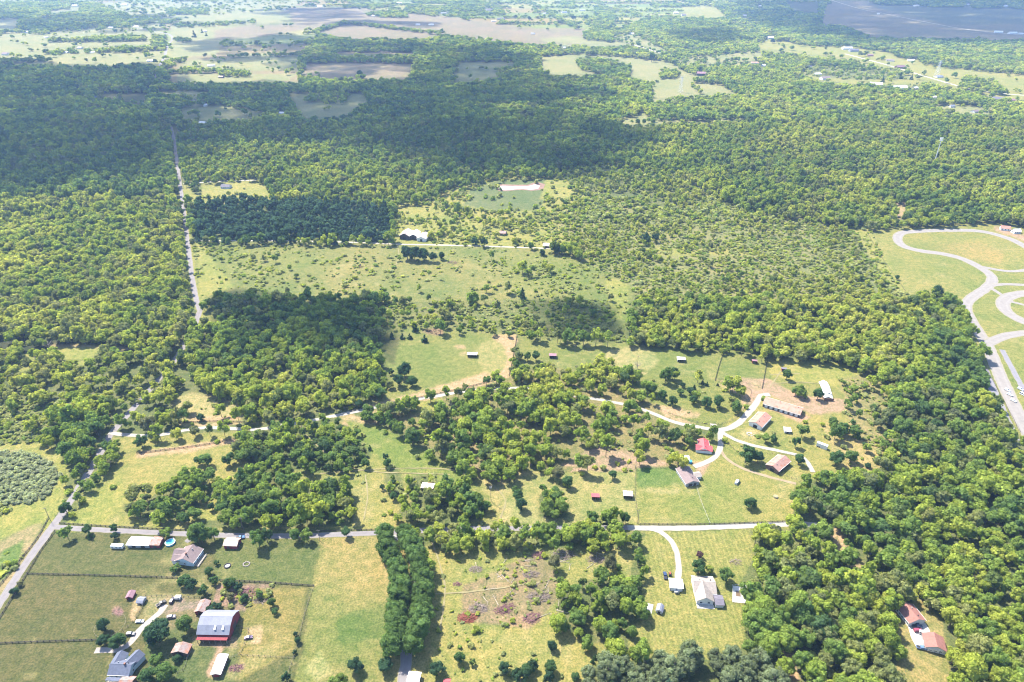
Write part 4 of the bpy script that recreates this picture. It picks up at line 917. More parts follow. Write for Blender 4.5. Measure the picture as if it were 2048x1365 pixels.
# the round patch is silvery
silver = ((sx - 20) / 100)**2 + ((sy - 955) / 56)**2 < 1.0
ssc = (0.45 + 1.0 * rng.random(m_) ** 1.6) * np.where(SP[:, 2] > 5, 1.9, np.where(SP[:, 2] > 4, 1.5, 1.0))
rough = (sx > 850) & (sx < 1280) & (sy > 1085) & ~silver; ssc = np.where(rough & (rng.random(m_) < 0.75), ssc * 0.5, ssc)
ssc = np.where(silver, 0.9 + 0.45 * rng.random(m_), ssc)
scol = tint(3.2 + (rng.random(m_) - 0.5) * 3.0)
gs = rng.random(m_) < 0.5; scol[gs] = scol[gs] * 0.35 + np.array((0.25, 0.26, 0.14)) * 0.8
scol[silver] = np.array((0.31, 0.34, 0.23)) * (0.8 + 0.4 * rng.random((silver.sum(), 1)))
srot = rng.random(m_) * 6.283
vis_s = (sx > 0) & (sx < 2048) & (sy < 1365) & (sx + sy < 99999)
size_px = ssc * F / sdd * np.where(silver, 1.0, 1.0)
isin = sample(TREE, sx, sy) < 0.3
ordr = np.argsort(-np.where(vis_s & isin, size_px, -1))[:300]
solo_s = np.zeros(m_, bool); solo_s[ordr] = True
items_shrub = []
for i in ordr:
    o = bpy.data.objects.new('shrub', SHRUB_V[rnd.randrange(4)]); C.objects.link(o)
    o.location = (SP[i,0], SP[i,1], 0); s = float(ssc[i]); o.scale = (s, s, s); o.rotation_euler = (0, 0, srot[i]); o.color = (*scol[i], 1)
    tag(o, 'shrub', 'shrub', 'shrubs and bushes in the rough grass'); items_shrub.append((o, float(sx[i]), float(sy[i]), (bool(silver[i]), scol[i], s)))
LAND += [((560,520),'left part of the middle meadow'),((700,560),'lower edge of the middle meadow'),((1150,560),'right end of the middle meadow'),((1050,540),'bare spots in the middle meadow'),((980,600),'scrub below the middle meadow'),((-20,930),'upper left of the round patch'),((60,930),'upper right of the round patch'),((-10,985),'lower left of the round patch'),((70,980),'lower right of the round patch'),((20,915),'top of the round patch'),((20,1000),'bottom of the round patch'),((110,955),'right tip of the round patch'),((5,960),'left centre of the round patch'),((40,960),'right centre of the round patch')]
label_all(items_shrub, 'shrub', lambda d: ('small ' if d[2] < 1.0 else 'large ') + ('silvery' if d[0] else look(d[1], 1).split(' ', 1)[1]))
rs = ~solo_s; k = rs.sum()
co = np.zeros((k, 3)); co[:, :2] = SP[rs][:, :2]; rr = np.zeros((k, 3)); rr[:, 2] = srot[rs]
sc = np.stack([ssc[rs]*(0.7+0.8*rng.random(k)), ssc[rs]*(0.7+0.6*rng.random(k)), ssc[rs] * np.where(SP[rs][:, 2] > 4, 0.8 + 0.7 * rng.random(k), 0.5 + 0.6 * rng.random(k))], 1); tc = np.ones((k, 4)); tc[:, :3] = scol[rs]
o = scatter_object('scrub', co, rr, sc, tc, rng.integers(0, 6, k), C_SHR); tag(o, 'scrub and small bushes scattered over the rough pasture', 'scrub', kind='stuff')
print('scrub', k)

# ------------------------------------------------------------------ clouds over the country (they cast the large shadows)
CLOUD_Z = 1300.0
def cloud_mat():
    m, nt, out = new_mat('cloud')
    t = nt.nodes.new('ShaderNodeBsdfTranslucent'); d = nt.nodes.new('ShaderNodeBsdfDiffuse'); tr = nt.nodes.new('ShaderNodeBsdfTransparent')
    for x in (t, d): x.inputs['Color'].default_value = (0.92, 0.93, 0.95, 1)
    a = nt.nodes.new('ShaderNodeMixShader'); a.inputs[0].default_value = 0.5; nt.links.new(d.outputs[0], a.inputs[1]); nt.links.new(t.outputs[0], a.inputs[2])
    b = nt.nodes.new('ShaderNodeMixShader')
    pos = nt.nodes.new('ShaderNodeNewGeometry').outputs['Position']
    nt.links.new(maprange(nt, noise(nt, 0.012, 5, pos), 0.36, 0.64, 0.18, 0.50), b.inputs[0])
    nt.links.new(tr.outputs[0], b.inputs[1]); nt.links.new(a.outputs[0], b.inputs[2]); nt.links.new(b.outputs[0], out.inputs[0])
    return m
CLM = cloud_mat()
off = Vector((math.sin(SUN_AZ), math.cos(SUN_AZ), 0)) * (CLOUD_Z / math.tan(SUN_EL))
def cloud(poly, label, r0=40, r1=95, dens=1.0):
    g = random.Random(len(poly) * 7 + int(poly[0][0])); w = [P(*p) for p in poly]
    area = abs(sum(w[i].x * w[(i+1) % len(w)].y - w[(i+1) % len(w)].x * w[i].y for i in range(len(w)))) / 2
    x0, x1 = min(p.x for p in w), max(p.x for p in w); y0, y1 = min(p.y for p in w), max(p.y for p in w)
    def inside(x, y):
        c = False; j = len(w) - 1
        for i in range(len(w)):
            if (w[i].y > y) != (w[j].y > y) and x < (w[j].x - w[i].x) * (y - w[i].y) / (w[j].y - w[i].y) + w[i].x: c = not c
            j = i
        return c
    iv, jf = ICO1; vs = []; fs = []; n = int(area / (r0 + r1) ** 2 * 4 * 1.6 * dens) + 4
    k = tries = 0
    while k < n and tries < n * 40:
        tries += 1
        x, y = g.uniform(x0, x1), g.uniform(y0, y1)
        if not inside(x, y): continue
        k += 1; r = g.uniform(r0, r1); b = len(vs); z = g.uniform(-.2, .5) * r
        for v in iv:
            q = 1 + 0.25 * math.sin(v[0]*5 + x) * math.sin(v[1]*4 + y)
            vs.append((x + off.x + v[0]*r*q, y + off.y + v[1]*r*q, CLOUD_Z + z + v[2]*r*0.55*q))
        fs += [(b+f[0], b+f[1], b+f[2]) for f in jf.tolist()]
    me = bpy.data.meshes.new('cloud'); me.from_pydata(vs, [], fs); me.materials.append(CLM)
    o = bpy.data.objects.new('cloud', me); C.objects.link(o); tag(o, label, 'cloud')
cloud([(-400,124),(60,122),(180,140),(300,128),(350,170),(430,176),(560,166),(600,172),(680,190),(820,160),(860,140),(880,100),(1020,96),(1080,140),(1180,170),(1225,196),(1150,204),(1160,240),(1240,262),(1230,300),(1100,335),(980,345),(860,332),(760,300),(640,285),(560,310),(420,320),(350,345),(330,380),(180,385),(40,400),(-400,450)], 'huge cumulus bank shading the woods at the upper left')
cloud([(350,84),(560,70),(640,80),(840,84),(860,100),(820,150),(620,160),(560,120),(430,120)], 'broken cloud shading the fields at the top left of centre', 40, 90, 0.45)
cloud([(-400,20),(0,24),(100,36),(300,30),(420,50),(200,70),(0,60),(-400,70)], 'long cloud shading the distant fields at the upper left', 50, 110, 0.35)
cloud([(500,18),(700,16),(720,34),(860,46),(860,56),(600,50)], 'cloud shading the brown fields at the top', 50, 110, 0.4)
cloud([(450,600),(560,606),(720,616),(752,650),(755,700),(700,725),(600,690),(500,690),(440,650)], 'small cloud shading the wood in the middle', 16, 34, 1.1)
cloud([(1050,604),(1130,596),(1225,630),(1215,668),(1110,660)], 'smallest cloud shading the scrub beside the paddocks', 12, 24, 0.7)
cloud([(1440,-8),(1600,-20),(2500,-30),(2500,92),(1900,88),(1720,84),(1600,66),(1500,44)], 'large cloud shading the far fields at the upper right', 60, 130, 1.0)
cloud([(1340,70),(1460,60),(1500,84),(1400,96)], 'small cloud shading the far wood at the right', 40, 70, 0.8)

# ------------------------------------------------------------------ summer haze
mb = MB(); mb.box(-9000, 9000, -600, 9500, -4.0, 336.0)
hm, nt, out = new_mat('haze')
pv = nt.nodes.new('ShaderNodeVolumePrincipled'); pv.inputs['Color'].default_value = (0.36, 0.56, 1.0, 1); pv.inputs['Density'].default_value = 0.64e-4; pv.inputs['Anisotropy'].default_value = 0.2
nt.links.new(pv.outputs[0], out.inputs['Volume'])
tag(mb.build('haze', hm), kind='stuff')

# ------------------------------------------------------------------ buildings
WHITE = surf('white_siding', (0.62,0.62,0.60), 0.7, 0.12, 0.8); GREYW = surf('grey_siding', (0.30,0.31,0.33), 0.8, 0.2, 0.8)
BLUEW = surf('pale_blue_siding', (0.42,0.52,0.58), 0.7, 0.12, 0.8); REDW = surf('red_boards', (0.22,0.035,0.045), 0.8, 0.3, 1.4)
DARKW = surf('dark_boards', (0.075,0.06,0.06), 0.9, 0.3, 1.4); BRNW = surf('brown_boards', (0.16,0.10,0.075), 0.9, 0.3, 1.4); CONC = surf('concrete', (0.42,0.40,0.37), 0.85, 0.25, 0.4)
R_WHITE = surf('white_metal_roof', (0.60,0.60,0.61), 0.45, 0.12, 0.5, ribs=1.0); R_TAN = surf('tan_metal_roof', (0.42,0.33,0.27), 0.55, 0.2, 0.5, ribs=1.0)
R_MAUVE = surf('mauve_shingle_roof', (0.185,0.14,0.14), 0.9, 0.18, 1.0, ribs=0.5); R_RUST = surf('rusty_metal_roof', (0.25,0.19,0.18), 0.7, 0.3, 0.7, ribs=1.0, rust=0.35)
R_PINK = surf('pink_metal_roof', (0.36,0.185,0.14), 0.6, 0.16, 0.3, ribs=1.0, rust=0.1); R_RED = surf('red_metal_roof', (0.42,0.075,0.085), 0.5, 0.15, 0.4, ribs=1.0)
R_GREY = surf('grey_metal_roof', (0.19,0.20,0.25), 0.5, 0.14, 0.35, ribs=1.0); R_BROWN = surf('brown_shingle_roof', (0.25,0.115,0.095), 0.85, 0.2, 0.8, ribs=0.5)
R_SLATE = surf('blue_grey_shingle_roof', (0.10,0.115,0.165), 0.85, 0.2, 0.8, ribs=0.5); R_DARK = surf('dark_shingle_roof', (0.13,0.12,0.15), 0.85, 0.2, 0.8, ribs=0.5)  # slate darkened to carry the thin cloud shade on the lower left house
R_PATCH = surf('patched_metal_roof', (0.52,0.50,0.48), 0.6, 0.3, 0.3, ribs=0.8, rust=0.45); R_LILAC = surf('lilac_metal_roof', (0.22,0.12,0.15), 0.6, 0.2, 0.4, ribs=1.0)
R_TAUPE = surf('taupe_shingle_roof', (0.27,0.235,0.21), 0.85, 0.2, 0.8, ribs=0.5); R_ICE = surf('pale_blue_metal_roof', (0.42,0.50,0.55), 0.5, 0.15, 0.5, ribs=0.8)
GLASS = glossy('window_glass', (0.03,0.04,0.055), 0.08); FRAME = surf('white_trim', (0.68,0.68,0.66), 0.6, 0.08, 1); WOOD = surf('weathered_wood', (0.28,0.24,0.20), 0.9, 0.3, 2)
DARK = surf('dark_opening', (0.03,0.028,0.03), 0.9, 0.1, 1); METAL = glossy('galvanised_metal', (0.5,0.5,0.52), 0.4, 0.8)  # DARK: painted shade of open doorways on solid panels, also tyre colour
def window(mb_parent, x, y, z, w, h, axis, name='window'):
    """axis 'y-' wall facing -y etc; the pane stands 2 cm proud, the frame 6 cm"""
    f = MB(); g = MB(); t = 0.08; sgn = -1 if axis[1] == '-' else 1
    def bx(m, a0, a1, z0, z1, d0, d1):
        d0, d1 = sorted((d0 * sgn, d1 * sgn))
        if axis[0] == 'y': m.box(x + a0, x + a1, y + d0, y + d1, z0, z1)
        else: m.box(x + d0, x + d1, y + a0, y + a1, z0, z1)
    bx(g, -w/2, w/2, z, z + h, -0.02, 0.02)
    for a0, a1, z0, z1 in ((-w/2-t, -w/2, z-t, z+h+t), (w/2, w/2+t, z-t, z+h+t), (-w/2, w/2, z-t, z), (-w/2, w/2, z+h, z+h+t), (-0.03, 0.03, z, z+h)): bx(f, a0, a1, z0, z1, -0.02, 0.06)
    o = f.build(name, FRAME, mb_parent); g.build('pane', GLASS, o)
def door(parent, x, y, z, w, h, axis, mat=None, name='door'):
    m = MB(); sgn = -1 if axis[1] == '-' else 1; d0, d1 = sorted((-0.02 * sgn, 0.07 * sgn))
    if axis[0] == 'y': m.box(x - w/2, x + w/2, y + d0, y + d1, z, z + h)
    else: m.box(x + d0, x + d1, y - w/2, y + w/2, z, z + h)
    return m.build(name, mat or FRAME, parent)
def frame_of(r0, r1, z):
    a, b = P(*r0, z), P(*r1, z); c = (a + b) / 2; d = b - a
    return Vector((c.x, c.y, 0)), math.atan2(d.y, d.x), d.length
def body(root, L, W, wh, rh, wall, roof, shape='gable', x0=0.0, y0=0.0, rz=0.0, over=0.45, open_side=None, wins=0, doors=(), wname='wall', rname='roof', z0=0.0, chim=False, win_h=1.1):
    """one block: walls and roof as parts; local x runs along the ridge"""
    h = W / 2
    prof = {'gable': [(-h, wh), (0, wh+rh), (h, wh)], 'gambrel': [(-h, wh), (-h*0.55, wh+rh*0.62), (0, wh+rh), (h*0.55, wh+rh*0.62), (h, wh)],
            'shed': [(-h, wh), (h, wh+rh)], 'shed_back': [(-h, wh+rh), (h, wh)], 'asym': [(-h, wh), (h*0.15, wh+rh), (h, wh+rh*0.35)]}[shape]
    M = Matrix.Translation((x0, y0, z0)) @ Matrix.Rotation(rz, 4, 'Z')
    def put(mbx, name, mat):
        mbx.v = [tuple(M @ Vector(v)) for v in mbx.v]; return mbx.build(name, mat, root)
    wp = [(y, z - 0.03) for y, z in prof]
    if open_side is None:
        m = MB(); m.prism([(-h, 0)] + wp + [(h, 0)], -L/2, L/2); wl = put(m, wname, wall)
    else:      # three walls, open towards -y or +y
        m = MB(); t = 0.15
        zl = wp[0][1]; zr = wp[-1][1]
        for sx in (-L/2, L/2 - t): m.prism([(-h, 0)] + wp + [(h, 0)], sx, sx + t)
        if open_side == '-': m.box(-L/2 + t, L/2 - t, h - t, h, 0, zr - 0.05)
        else: m.box(-L/2 + t, L/2 - t, -h, -h + t, 0, zl - 0.05)
        wl = put(m, wname, wall)
        ys = -h + 0.1 if open_side == '-' else h - 0.1; zt = (zl if open_side == '-' else zr) - 0.05
        for k in range(3):
            m = MB(); xx = -L/2 + L * (k + 1) / 4; m.box(xx - .09, xx + .09, ys - .09, ys + .09, 0, zt); put(m, 'post', WOOD)
    # roof with overhang
    p = list(prof); (ya, za), (yb, zb) = p[0], p[1]; l = math.hypot(yb-ya, zb-za); e0 = (ya - (yb-ya)/l*over, za - (zb-za)/l*over)
    (yc, zc), (yd, zd) = p[-2], p[-1]; l = math.hypot(yd-yc, zd-zc); e1 = (yd + (yd-yc)/l*over, zd + (zd-zc)/l*over)
    p[0] = e0; p[-1] = e1
    m = MB(); m.prism(p + [(y, z + 0.14) for y, z in reversed(p)], -L/2 - over, L/2 + over); rf = put(m, rname, roof)
    if shape in ('gable', 'gambrel'):
        m = MB(); m.prism([(-0.18, wh+rh+0.10), (0, wh+rh+0.2), (0.18, wh+rh+0.10)], -L/2 - over, L/2 + over); c = put(m, 'ridge_cap', FRAME if roof in (R_WHITE,) else roof)
        c.parent = rf
    if chim:
        m = MB(); m.box(L*0.2-.4, L*0.2+.4, -.4, .4, wh, wh+rh+1.1); c = put(m, 'chimney', surf('brick', (0.25,0.12,0.09), 0.9, 0.3, 2)); c.parent = rf
    if rz == 0 and L > 9 and shape == 'gable' and W > 5.5 and root.location.y < 900:
        for k in range(2 if L < 18 else 4):
            xx = -L/2 + L * (k + 0.6) / (2 if L < 18 else 4); m = MB(); m.box(xx-.22, xx+.22, W*.12, W*.12+.4, wh+rh*.6, wh+rh+.25); c = put(m, 'vent', GLASS if k % 2 else GREYW); c.parent = rf
        for s_, nm_ in ((-1, 'gutter'), (1, 'gutter')):
            m = MB(); y_ = s_*(h+over); zz_ = wh - over*rh/h if rh else wh; m.box(-L/2-over, L/2+over, min(y_, y_+s_*.14), max(y_, y_+s_*.14), zz_-.02, zz_+.12); c = put(m, nm_, FRAME); c.parent = rf
    if wins and rz == 0 and x0 == 0 and y0 == 0:
        for k in range(wins):
            xx = -L/2 + L * (k + 0.5) / wins
            window(root, xx, -h, 1.0, min(1.1, L/wins*0.6), win_h, 'y-'); window(root, xx, h, 1.0, min(1.1, L/wins*0.6), win_h, 'y+')
        window(root, -L/2, 0, 1.0, 1.1, win_h, 'x-'); window(root, L/2, 0, 1.0, 1.1, win_h, 'x+')
    for (ax, pos, w, hh, mt) in doors:
        if ax[0] == 'y': door(root, pos, -h if ax[1] == '-' else h, 0.02, w, hh, ax, mt)
        else: door(root, -L/2 if ax[1] == '-' else L/2, pos, 0.02, w, hh, ax, mt)
    return wl, rf
def building(name, cat, label, r0, r1, W, wh, rh, wall, roof, L=None, group=None, **k):
    c, a, l = frame_of(r0, r1, wh + rh)
    e = empty(name, c, a, label, cat, group)
    body(e, L or l, W, wh, rh, wall, roof, **k)
    return e, (L or l)

# --- the farm at the lower left
building('shed', 'shed', 'long low shed with a white metal roof and grey walls below the lane', (258,1081), (301,1082), 6.2, 2.6, 0.5, GREYW, R_WHITE, shape='gable', doors=(('y-', -3, 2.4, 2.1, DARK), ('y-', 3, 2.4, 2.1, DARK)))
building('shed', 'shed', 'red walled rusty roofed shed joined to the long white shed', (303,1080), (322,1080.5), 6.6, 2.7, 0.9, REDW, R_RUST, doors=(('y-', 0, 2.2, 2.1, DARKW),))
e, L = building('house', 'house', 'house with a tan shingle roof, pale blue gable and a deck beside the lane', (386,1090), (366,1117), 11.5, 3.4, 2.9, BLUEW, R_MAUVE, wins=4, chim=True)
body(e, 9, 6.4, 3.2, 2.2, BLUEW, R_MAUVE, x0=-1.0, y0=-5.2, rz=math.pi/2, wname='wing_wall', rname='wing_roof')
body(e, 5, 6.0, 3.1, 1.6, WHITE, R_MAUVE, x0=L/2-3, y0=-6.0, rz=math.pi/2, wname='porch_wall', rname='porch_roof')
m = MB(); m.box(-4, L/2, 5.9, 8.8, 0.5, 0.66)
dk = m.build('deck', WOOD, e); m = MB()
for k in range(8): m.box(-4 + k*(L/2+4)/7 - .06, -4 + k*(L/2+4)/7 + .06, 8.6, 8.72, 0, 1.6)
m.box(-4, L/2, 8.62, 8.7, 1.5, 1.6); m.build('railing', FRAME, dk)
building('shed', 'shed', 'red board shed with a tan metal roof beside the lane', (450,1080), (476,1081), 6.4, 3.0, 1.5, REDW, R_TAN, doors=(('y-', -1.5, 1.6, 2.1, DARKW), ('x+', 0, 2.2, 2.3, DARKW)))
building('shed', 'shed', 'tiny dark red shed standing alone in the olive paddock', (263,1181), (257,1193), 3.6, 1.9, 0.9, REDW, R_LILAC, doors=(('x+', 0, 1.2, 1.6, DARK),))
building('shed', 'shed', 'small grey round topped shed beside the tiny dark red shed', (276,1197), (287,1198), 4.0, 1.6, 1.1, GREYW, R_GREY, shape='gambrel', doors=(('y-', 0, 1.4, 1.4, DARK),))
building('cow_shed', 'shed', 'narrow red shed with a rusty roof above the big barn', (410,1199), (398,1221), 5.8, 2.6, 1.3, REDW, R_RUST, doors=(('x+', 0, 2.4, 2.1, DARK), ('y-', -1, 1.2, 2.0, DARKW)))
e, L = building('barn', 'barn', 'big red barn with a grey metal roof and two skylights', (402,1233), (464,1234), 15.5, 4.4, 4.6, REDW, R_GREY, shape='gambrel', doors=(('x+', 0, 4.0, 3.8, DARKW), ('x-', 0, 3.6, 3.6, DARKW), ('y-', -5, 2.6, 2.6, DARKW), ('y-', 4, 2.6, 2.6, DARKW)))
for xx in (0.8, 5.2):
    m = MB(); m.add([(xx-.55,-6.4,6.36),(xx+.55,-6.4,6.36),(xx+.55,-4.5,7.36+.02),(xx-.55,-4.5,7.36+.02),(xx-.55,-6.4,6.2),(xx+.55,-6.4,6.2),(xx+.55,-4.5,7.1),(xx-.55,-4.5,7.1)], [(0,1,2,3),(0,4,5,1),(1,5,6,2),(2,6,7,3),(3,7,4,0)]); m.build('skylight', FRAME, e)
m = MB(); m.box(-L/2+.2, L/2-.2, -10.5, -7.9, 2.9, 3.05); m.build('canopy', REDW, e)
for k in range(6):
    xx = -L/2 + .6 + k * (L - 1.2) / 5; m = MB(); m.box(xx-.1, xx+.1, -10.4, -10.2, 0, 2.9); m.build('post', WOOD, e)
building('hay_shed', 'shed', 'rust brown hay shed with an open front below the big barn', (366,1285), (357,1302), 8.5, 2.8, 1.7, BRNW, R_RUST, doors=(('x+', 0, 3.6, 2.6, DARK),))
building('trailer_barn', 'shed', 'long narrow shed with a pale metal roof and red end on bare clay', (446,1309), (431,1347), 4.8, 2.7, 0.5, BRNW, R_WHITE, doors=(('x+', 0, 2.6, 2.2, REDW),))
e, L = building('house', 'house', 'blue grey roofed house with wings and a porch at the lower left corner', (222,1328), (262,1330), 8.2, 3.4, 2.6, BLUEW, R_SLATE, wins=4, chim=True)
body(e, 9, 6.2, 3.5, 2.2, BLUEW, R_SLATE, x0=3.2, y0=4.5, rz=math.pi/2 - 0.35, wname='wing_wall', rname='wing_roof')
body(e, 7, 5.8, 3.4, 2.0, BLUEW, R_SLATE, x0=-4.5, y0=4.5, rz=math.pi/2, wname='wing_wall', rname='wing_roof')
m = MB(); m.box(-L/2, L/2, -7.2, -5.3, 2.7, 2.85); m.build('porch_roof', R_SLATE, e); m = MB(); m.box(-L/2, L/2, -7.2, -5.0, 0.2, 0.35); m.build('porch_floor', WOOD, e)
for k in range(7):
    xx = -L/2 + .2 + k * (L - .4) / 6; m = MB(); m.box(xx-.1, xx+.1, -7.1, -6.9, .35, 2.7); m.build('column', FRAME, e)
building('shed', 'shed', 'rusty roofed shed at the bottom edge below the blue grey roofed house', (240,1361), (264,1362), 6, 2.6, 1.2, BRNW, R_RUST)
building('garage', 'garage', 'pale flat roofed garage at the foot of the avenue', (816,1356), (838,1358), 7.5, 2.8, 0.6, WHITE, R_WHITE, doors=(('y-', 0, 3, 2.2, GREYW),))
building('shed', 'shed', 'small dark red roofed shed at the bottom edge right of the avenue', (888,1364), (899,1364), 4, 2.2, 1.0, REDW, R_RED)
# --- the house with the mown lawn
building('garage', 'garage', 'garage with a bright white flat roof at the end of the curving drive', (1340,1165), (1365,1167), 6.4, 2.9, 0.5, GREYW, R_WHITE, doors=(('y-', -1.8, 2.6, 2.3, FRAME), ('y-', 1.8, 2.6, 2.3, FRAME)))
e, L = building('house', 'house', 'white house with taupe roofs and a gabled wing beside the empty pool', (1388,1163), (1430,1165), 12.0, 3.2, 2.6, WHITE, R_TAUPE, wins=5)
body(e, 12, 9.5, 3.2, 3.0, WHITE, R_TAUPE, x0=-1.2, y0=-5.5, rz=math.pi/2, wname='wing_wall', rname='wing_roof')
body(e, 4.5, 6.5, 2.6, 0.9, WHITE, R_DARK, x0=6.8, y0=-10.0, rz=0.0, wname='annex_wall', rname='annex_roof')
window(e, -3.4, -11.5, 1.0, 1.3, 1.2, 'y-'); window(e, 1.0, -11.5, 1.0, 1.3, 1.2, 'y-')
m = MB(); m.box(-6, 4, -14.5, -11.6, 0.05, 0.2); m.build('patio', CONC, e)
c = P(1415, 1204); e = empty('gazebo', c, 0.3, 'little gazebo with a reddish pyramid roof behind the white house', 'gazebo')
m = MB(); m.add([(-1.7,-1.7,2.3),(1.7,-1.7,2.3),(1.7,1.7,2.3),(-1.7,1.7,2.3),(0,0,3.5)], [(0,1,4),(1,2,4),(2,3,4),(3,0,4),(3,2,1,0)]); m.build('roof', R_RUST, e)
for sx in (-1.5,1.5):
    for sy in (-1.5,1.5): m = MB(); m.box(sx-.07,sx+.07,sy-.07,sy+.07,0,2.3); m.build('post', WOOD, e)
building('garden_shed', 'shed', 'small grey barn roofed garden shed on the mown lawn', (1322,1208), (1319,1220), 3.6, 2.0, 1.2, WHITE, R_GREY, shape='gambrel', doors=(('x+', 0, 1.4, 1.7, DARKW),))
def slab(name, label, cat, pts, z, mat, kind=None, th=0.12):
    w = [P(*p) for p in pts]; n = len(w); mbx = MB()
    mbx.add([(p.x, p.y, z - th) for p in w] + [(p.x, p.y, z) for p in w], [tuple(range(n-1,-1,-1)), tuple(range(n, 2*n))] + [(i, (i+1) % n, n+(i+1) % n, n+i) for i in range(n)])
    o = mbx.build(name, mat); tag(o, label, cat, kind=kind); return o
slab('concrete_pad', 'pale square concrete pad on the lawn left of the garden shed', 'slab', [(1285,1205),(1307,1210),(1303,1228),(1281,1220)], 0.16, CONC)
pe = empty('swimming_pool', P(1479,1190), 0, 'emptied swimming pool with a white terrace and brown water', 'pool')
def sub_slab(name, pts, z, mat, parent, th=0.12):
    o = slab(name, None, None, pts, z, mat, th=th); o.parent = parent; o.matrix_parent_inverse = Matrix.Translation(-parent.location); return o
sub_slab('terrace', [(1466,1172),(1490.5,1175),(1493,1207.5),(1465.5,1205)], 0.22, surf('white_terrace', (0.5,0.48,0.45), 0.7, 0.12, 0.5), pe)
sub_slab('pool_rim', [(1470,1181),(1482,1181.5),(1483,1196),(1470.5,1195)], 0.27, GREYW, pe)
sub_slab('water', [(1471.5,1183),(1480.5,1183.5),(1481.5,1194.5),(1472,1193.5)], 0.29, surf('brown_water', (0.13,0.09,0.05), 0.2, 0.2, 1), pe)
m = MB(); cc = P(1479,1190)
q = [P(*p) - cc for p in [(1465,1171),(1491.5,1174),(1494,1208.5),(1464.5,1206)]]
for i in range(4): m.bar(q[i] + Vector((0,0,1.0)), q[(i+1)%4] + Vector((0,0,1.0)), 0.06, n=4)
for i in range(4):
    for k in range(5): s_ = q[i].lerp(q[(i+1)%4], k/5); m.bar(s_, s_ + Vector((0,0,1.05)), 0.06, n=4)
m.build('railing', FRAME, pe)
# --- brown roofed house in the woods
e, L = building('house', 'house', 'long white house with a red brown roof in the woods at the lower right', (1812,1207), (1837,1238), 10.0, 3.1, 2.2, WHITE, R_BROWN, wins=5)
building('garage', 'garage', 'white garage with a red brown roof beside the box trailer', (1868,1266), (1875,1293), 10.0, 3.0, 2.3, WHITE, R_BROWN, doors=(('y-', -3, 2.8, 2.4, GREYW), ('y-', 2, 2.8, 2.4, GREYW)))
slab('yard', None, None, [(1800,1222),(1812,1228),(1822,1242),(1850,1246),(1860,1262),(1858,1290),(1856,1302),(1832,1294),(1822,1275),(1815,1250)], 0.10, surf('pale_yard', (0.40,0.385,0.37), 0.9, 0.15, 0.5), 'structure')
# --- the stables and farmstead
building('stable', 'stable', 'longest stable with a pink tan metal roof and white walls', (1531,797), (1604,819), 11.0, 3.1, 2.0, WHITE, R_PINK, doors=tuple(('y-', x, 1.6, 2.2, DARKW) for x in (-14,-10,-6,-2,2,6,10,14)) + (('x+', 0, 3.4, 2.8, DARK),))
building('stable', 'stable', 'shorter stable with a pink tan roof and a dark doorway in its white end', (1531,825), (1512,845), 10.5, 3.4, 2.1, WHITE, R_PINK, doors=(('x+', 0, 3.2, 2.8, DARK), ('y-', -3, 1.4, 1.2, DARK), ('y-', 0, 1.4, 1.2, DARK), ('y-', 3, 1.4, 1.2, DARK)))
e, L = building('cottage', 'cottage', 'cottage with a bright red metal roof beside the white drive', (1407,877), (1409,897), 7.5, 2.9, 1.8, WHITE, R_RED, wins=2)
body(e, 11.5, 6.2, 2.8, 1.5, WHITE, R_RED, x0=L/2-3.0, y0=0.0, rz=math.pi/2, wname='wing_wall', rname='wing_roof')
building('shed', 'shed', 'small shed with a pale blue roof behind the mauve roofed bungalow', (1366,915), (1378,915.5), 5.0, 2.2, 0.6, GREYW, R_ICE)
e, L = building('bungalow', 'house', 'long bungalow with a mauve grey roof at the end of the drive', (1366,932), (1386,962), 9.8, 2.9, 1.9, GREYW, R_MAUVE, wins=4, doors=(('x+', -1.5, 2.6, 2.3, DARKW), ('x+', 2, 2.2, 2.3, DARKW)))
body(e, 5, 5, 2.7, 1.0, WHITE, R_TAUPE, x0=0.5, y0=6.8, rz=math.pi/2, wname='porch_wall', rname='porch_roof')
building('barn', 'barn', 'angled barn with a brown tan roof beside the looping gravel drive', (1570,912), (1546,932), 9.5, 3.4, 1.9, BRNW, surf('brown_tan_roof', (0.30,0.18,0.15), 0.6, 0.2, 0.4, ribs=1.0, rust=0.2), doors=(('y-', -4, 2.4, 2.4, DARK), ('y+', -4, 2.4, 2.4, DARK), ('y+', 3, 2.4, 2.4, DARK), ('x+', 0, 3, 2.6, DARK)))
building('shed', 'shed', 'little shed with a white metal roof among the farmstead trees', (1569,857), (1581,858), 5.0, 2.2, 0.7, GREYW, R_WHITE, doors=(('y-', 0, 1.4, 1.8, DARKW),))
e, L = building('storage_trailer', 'trailer', 'long white storage trailer parked in the farmstead grass', (1635,884), (1656,892), 2.6, 3.4, 0.12, WHITE, R_WHITE, over=0.02)
for xx in (-2.6, -1.4):
    for yy in (-1.35, 1.35): m = MB(); m.bar((xx, yy-.12, .5), (xx, yy+.12, .5), .5, n=12); m.build('wheel', DARK, e)
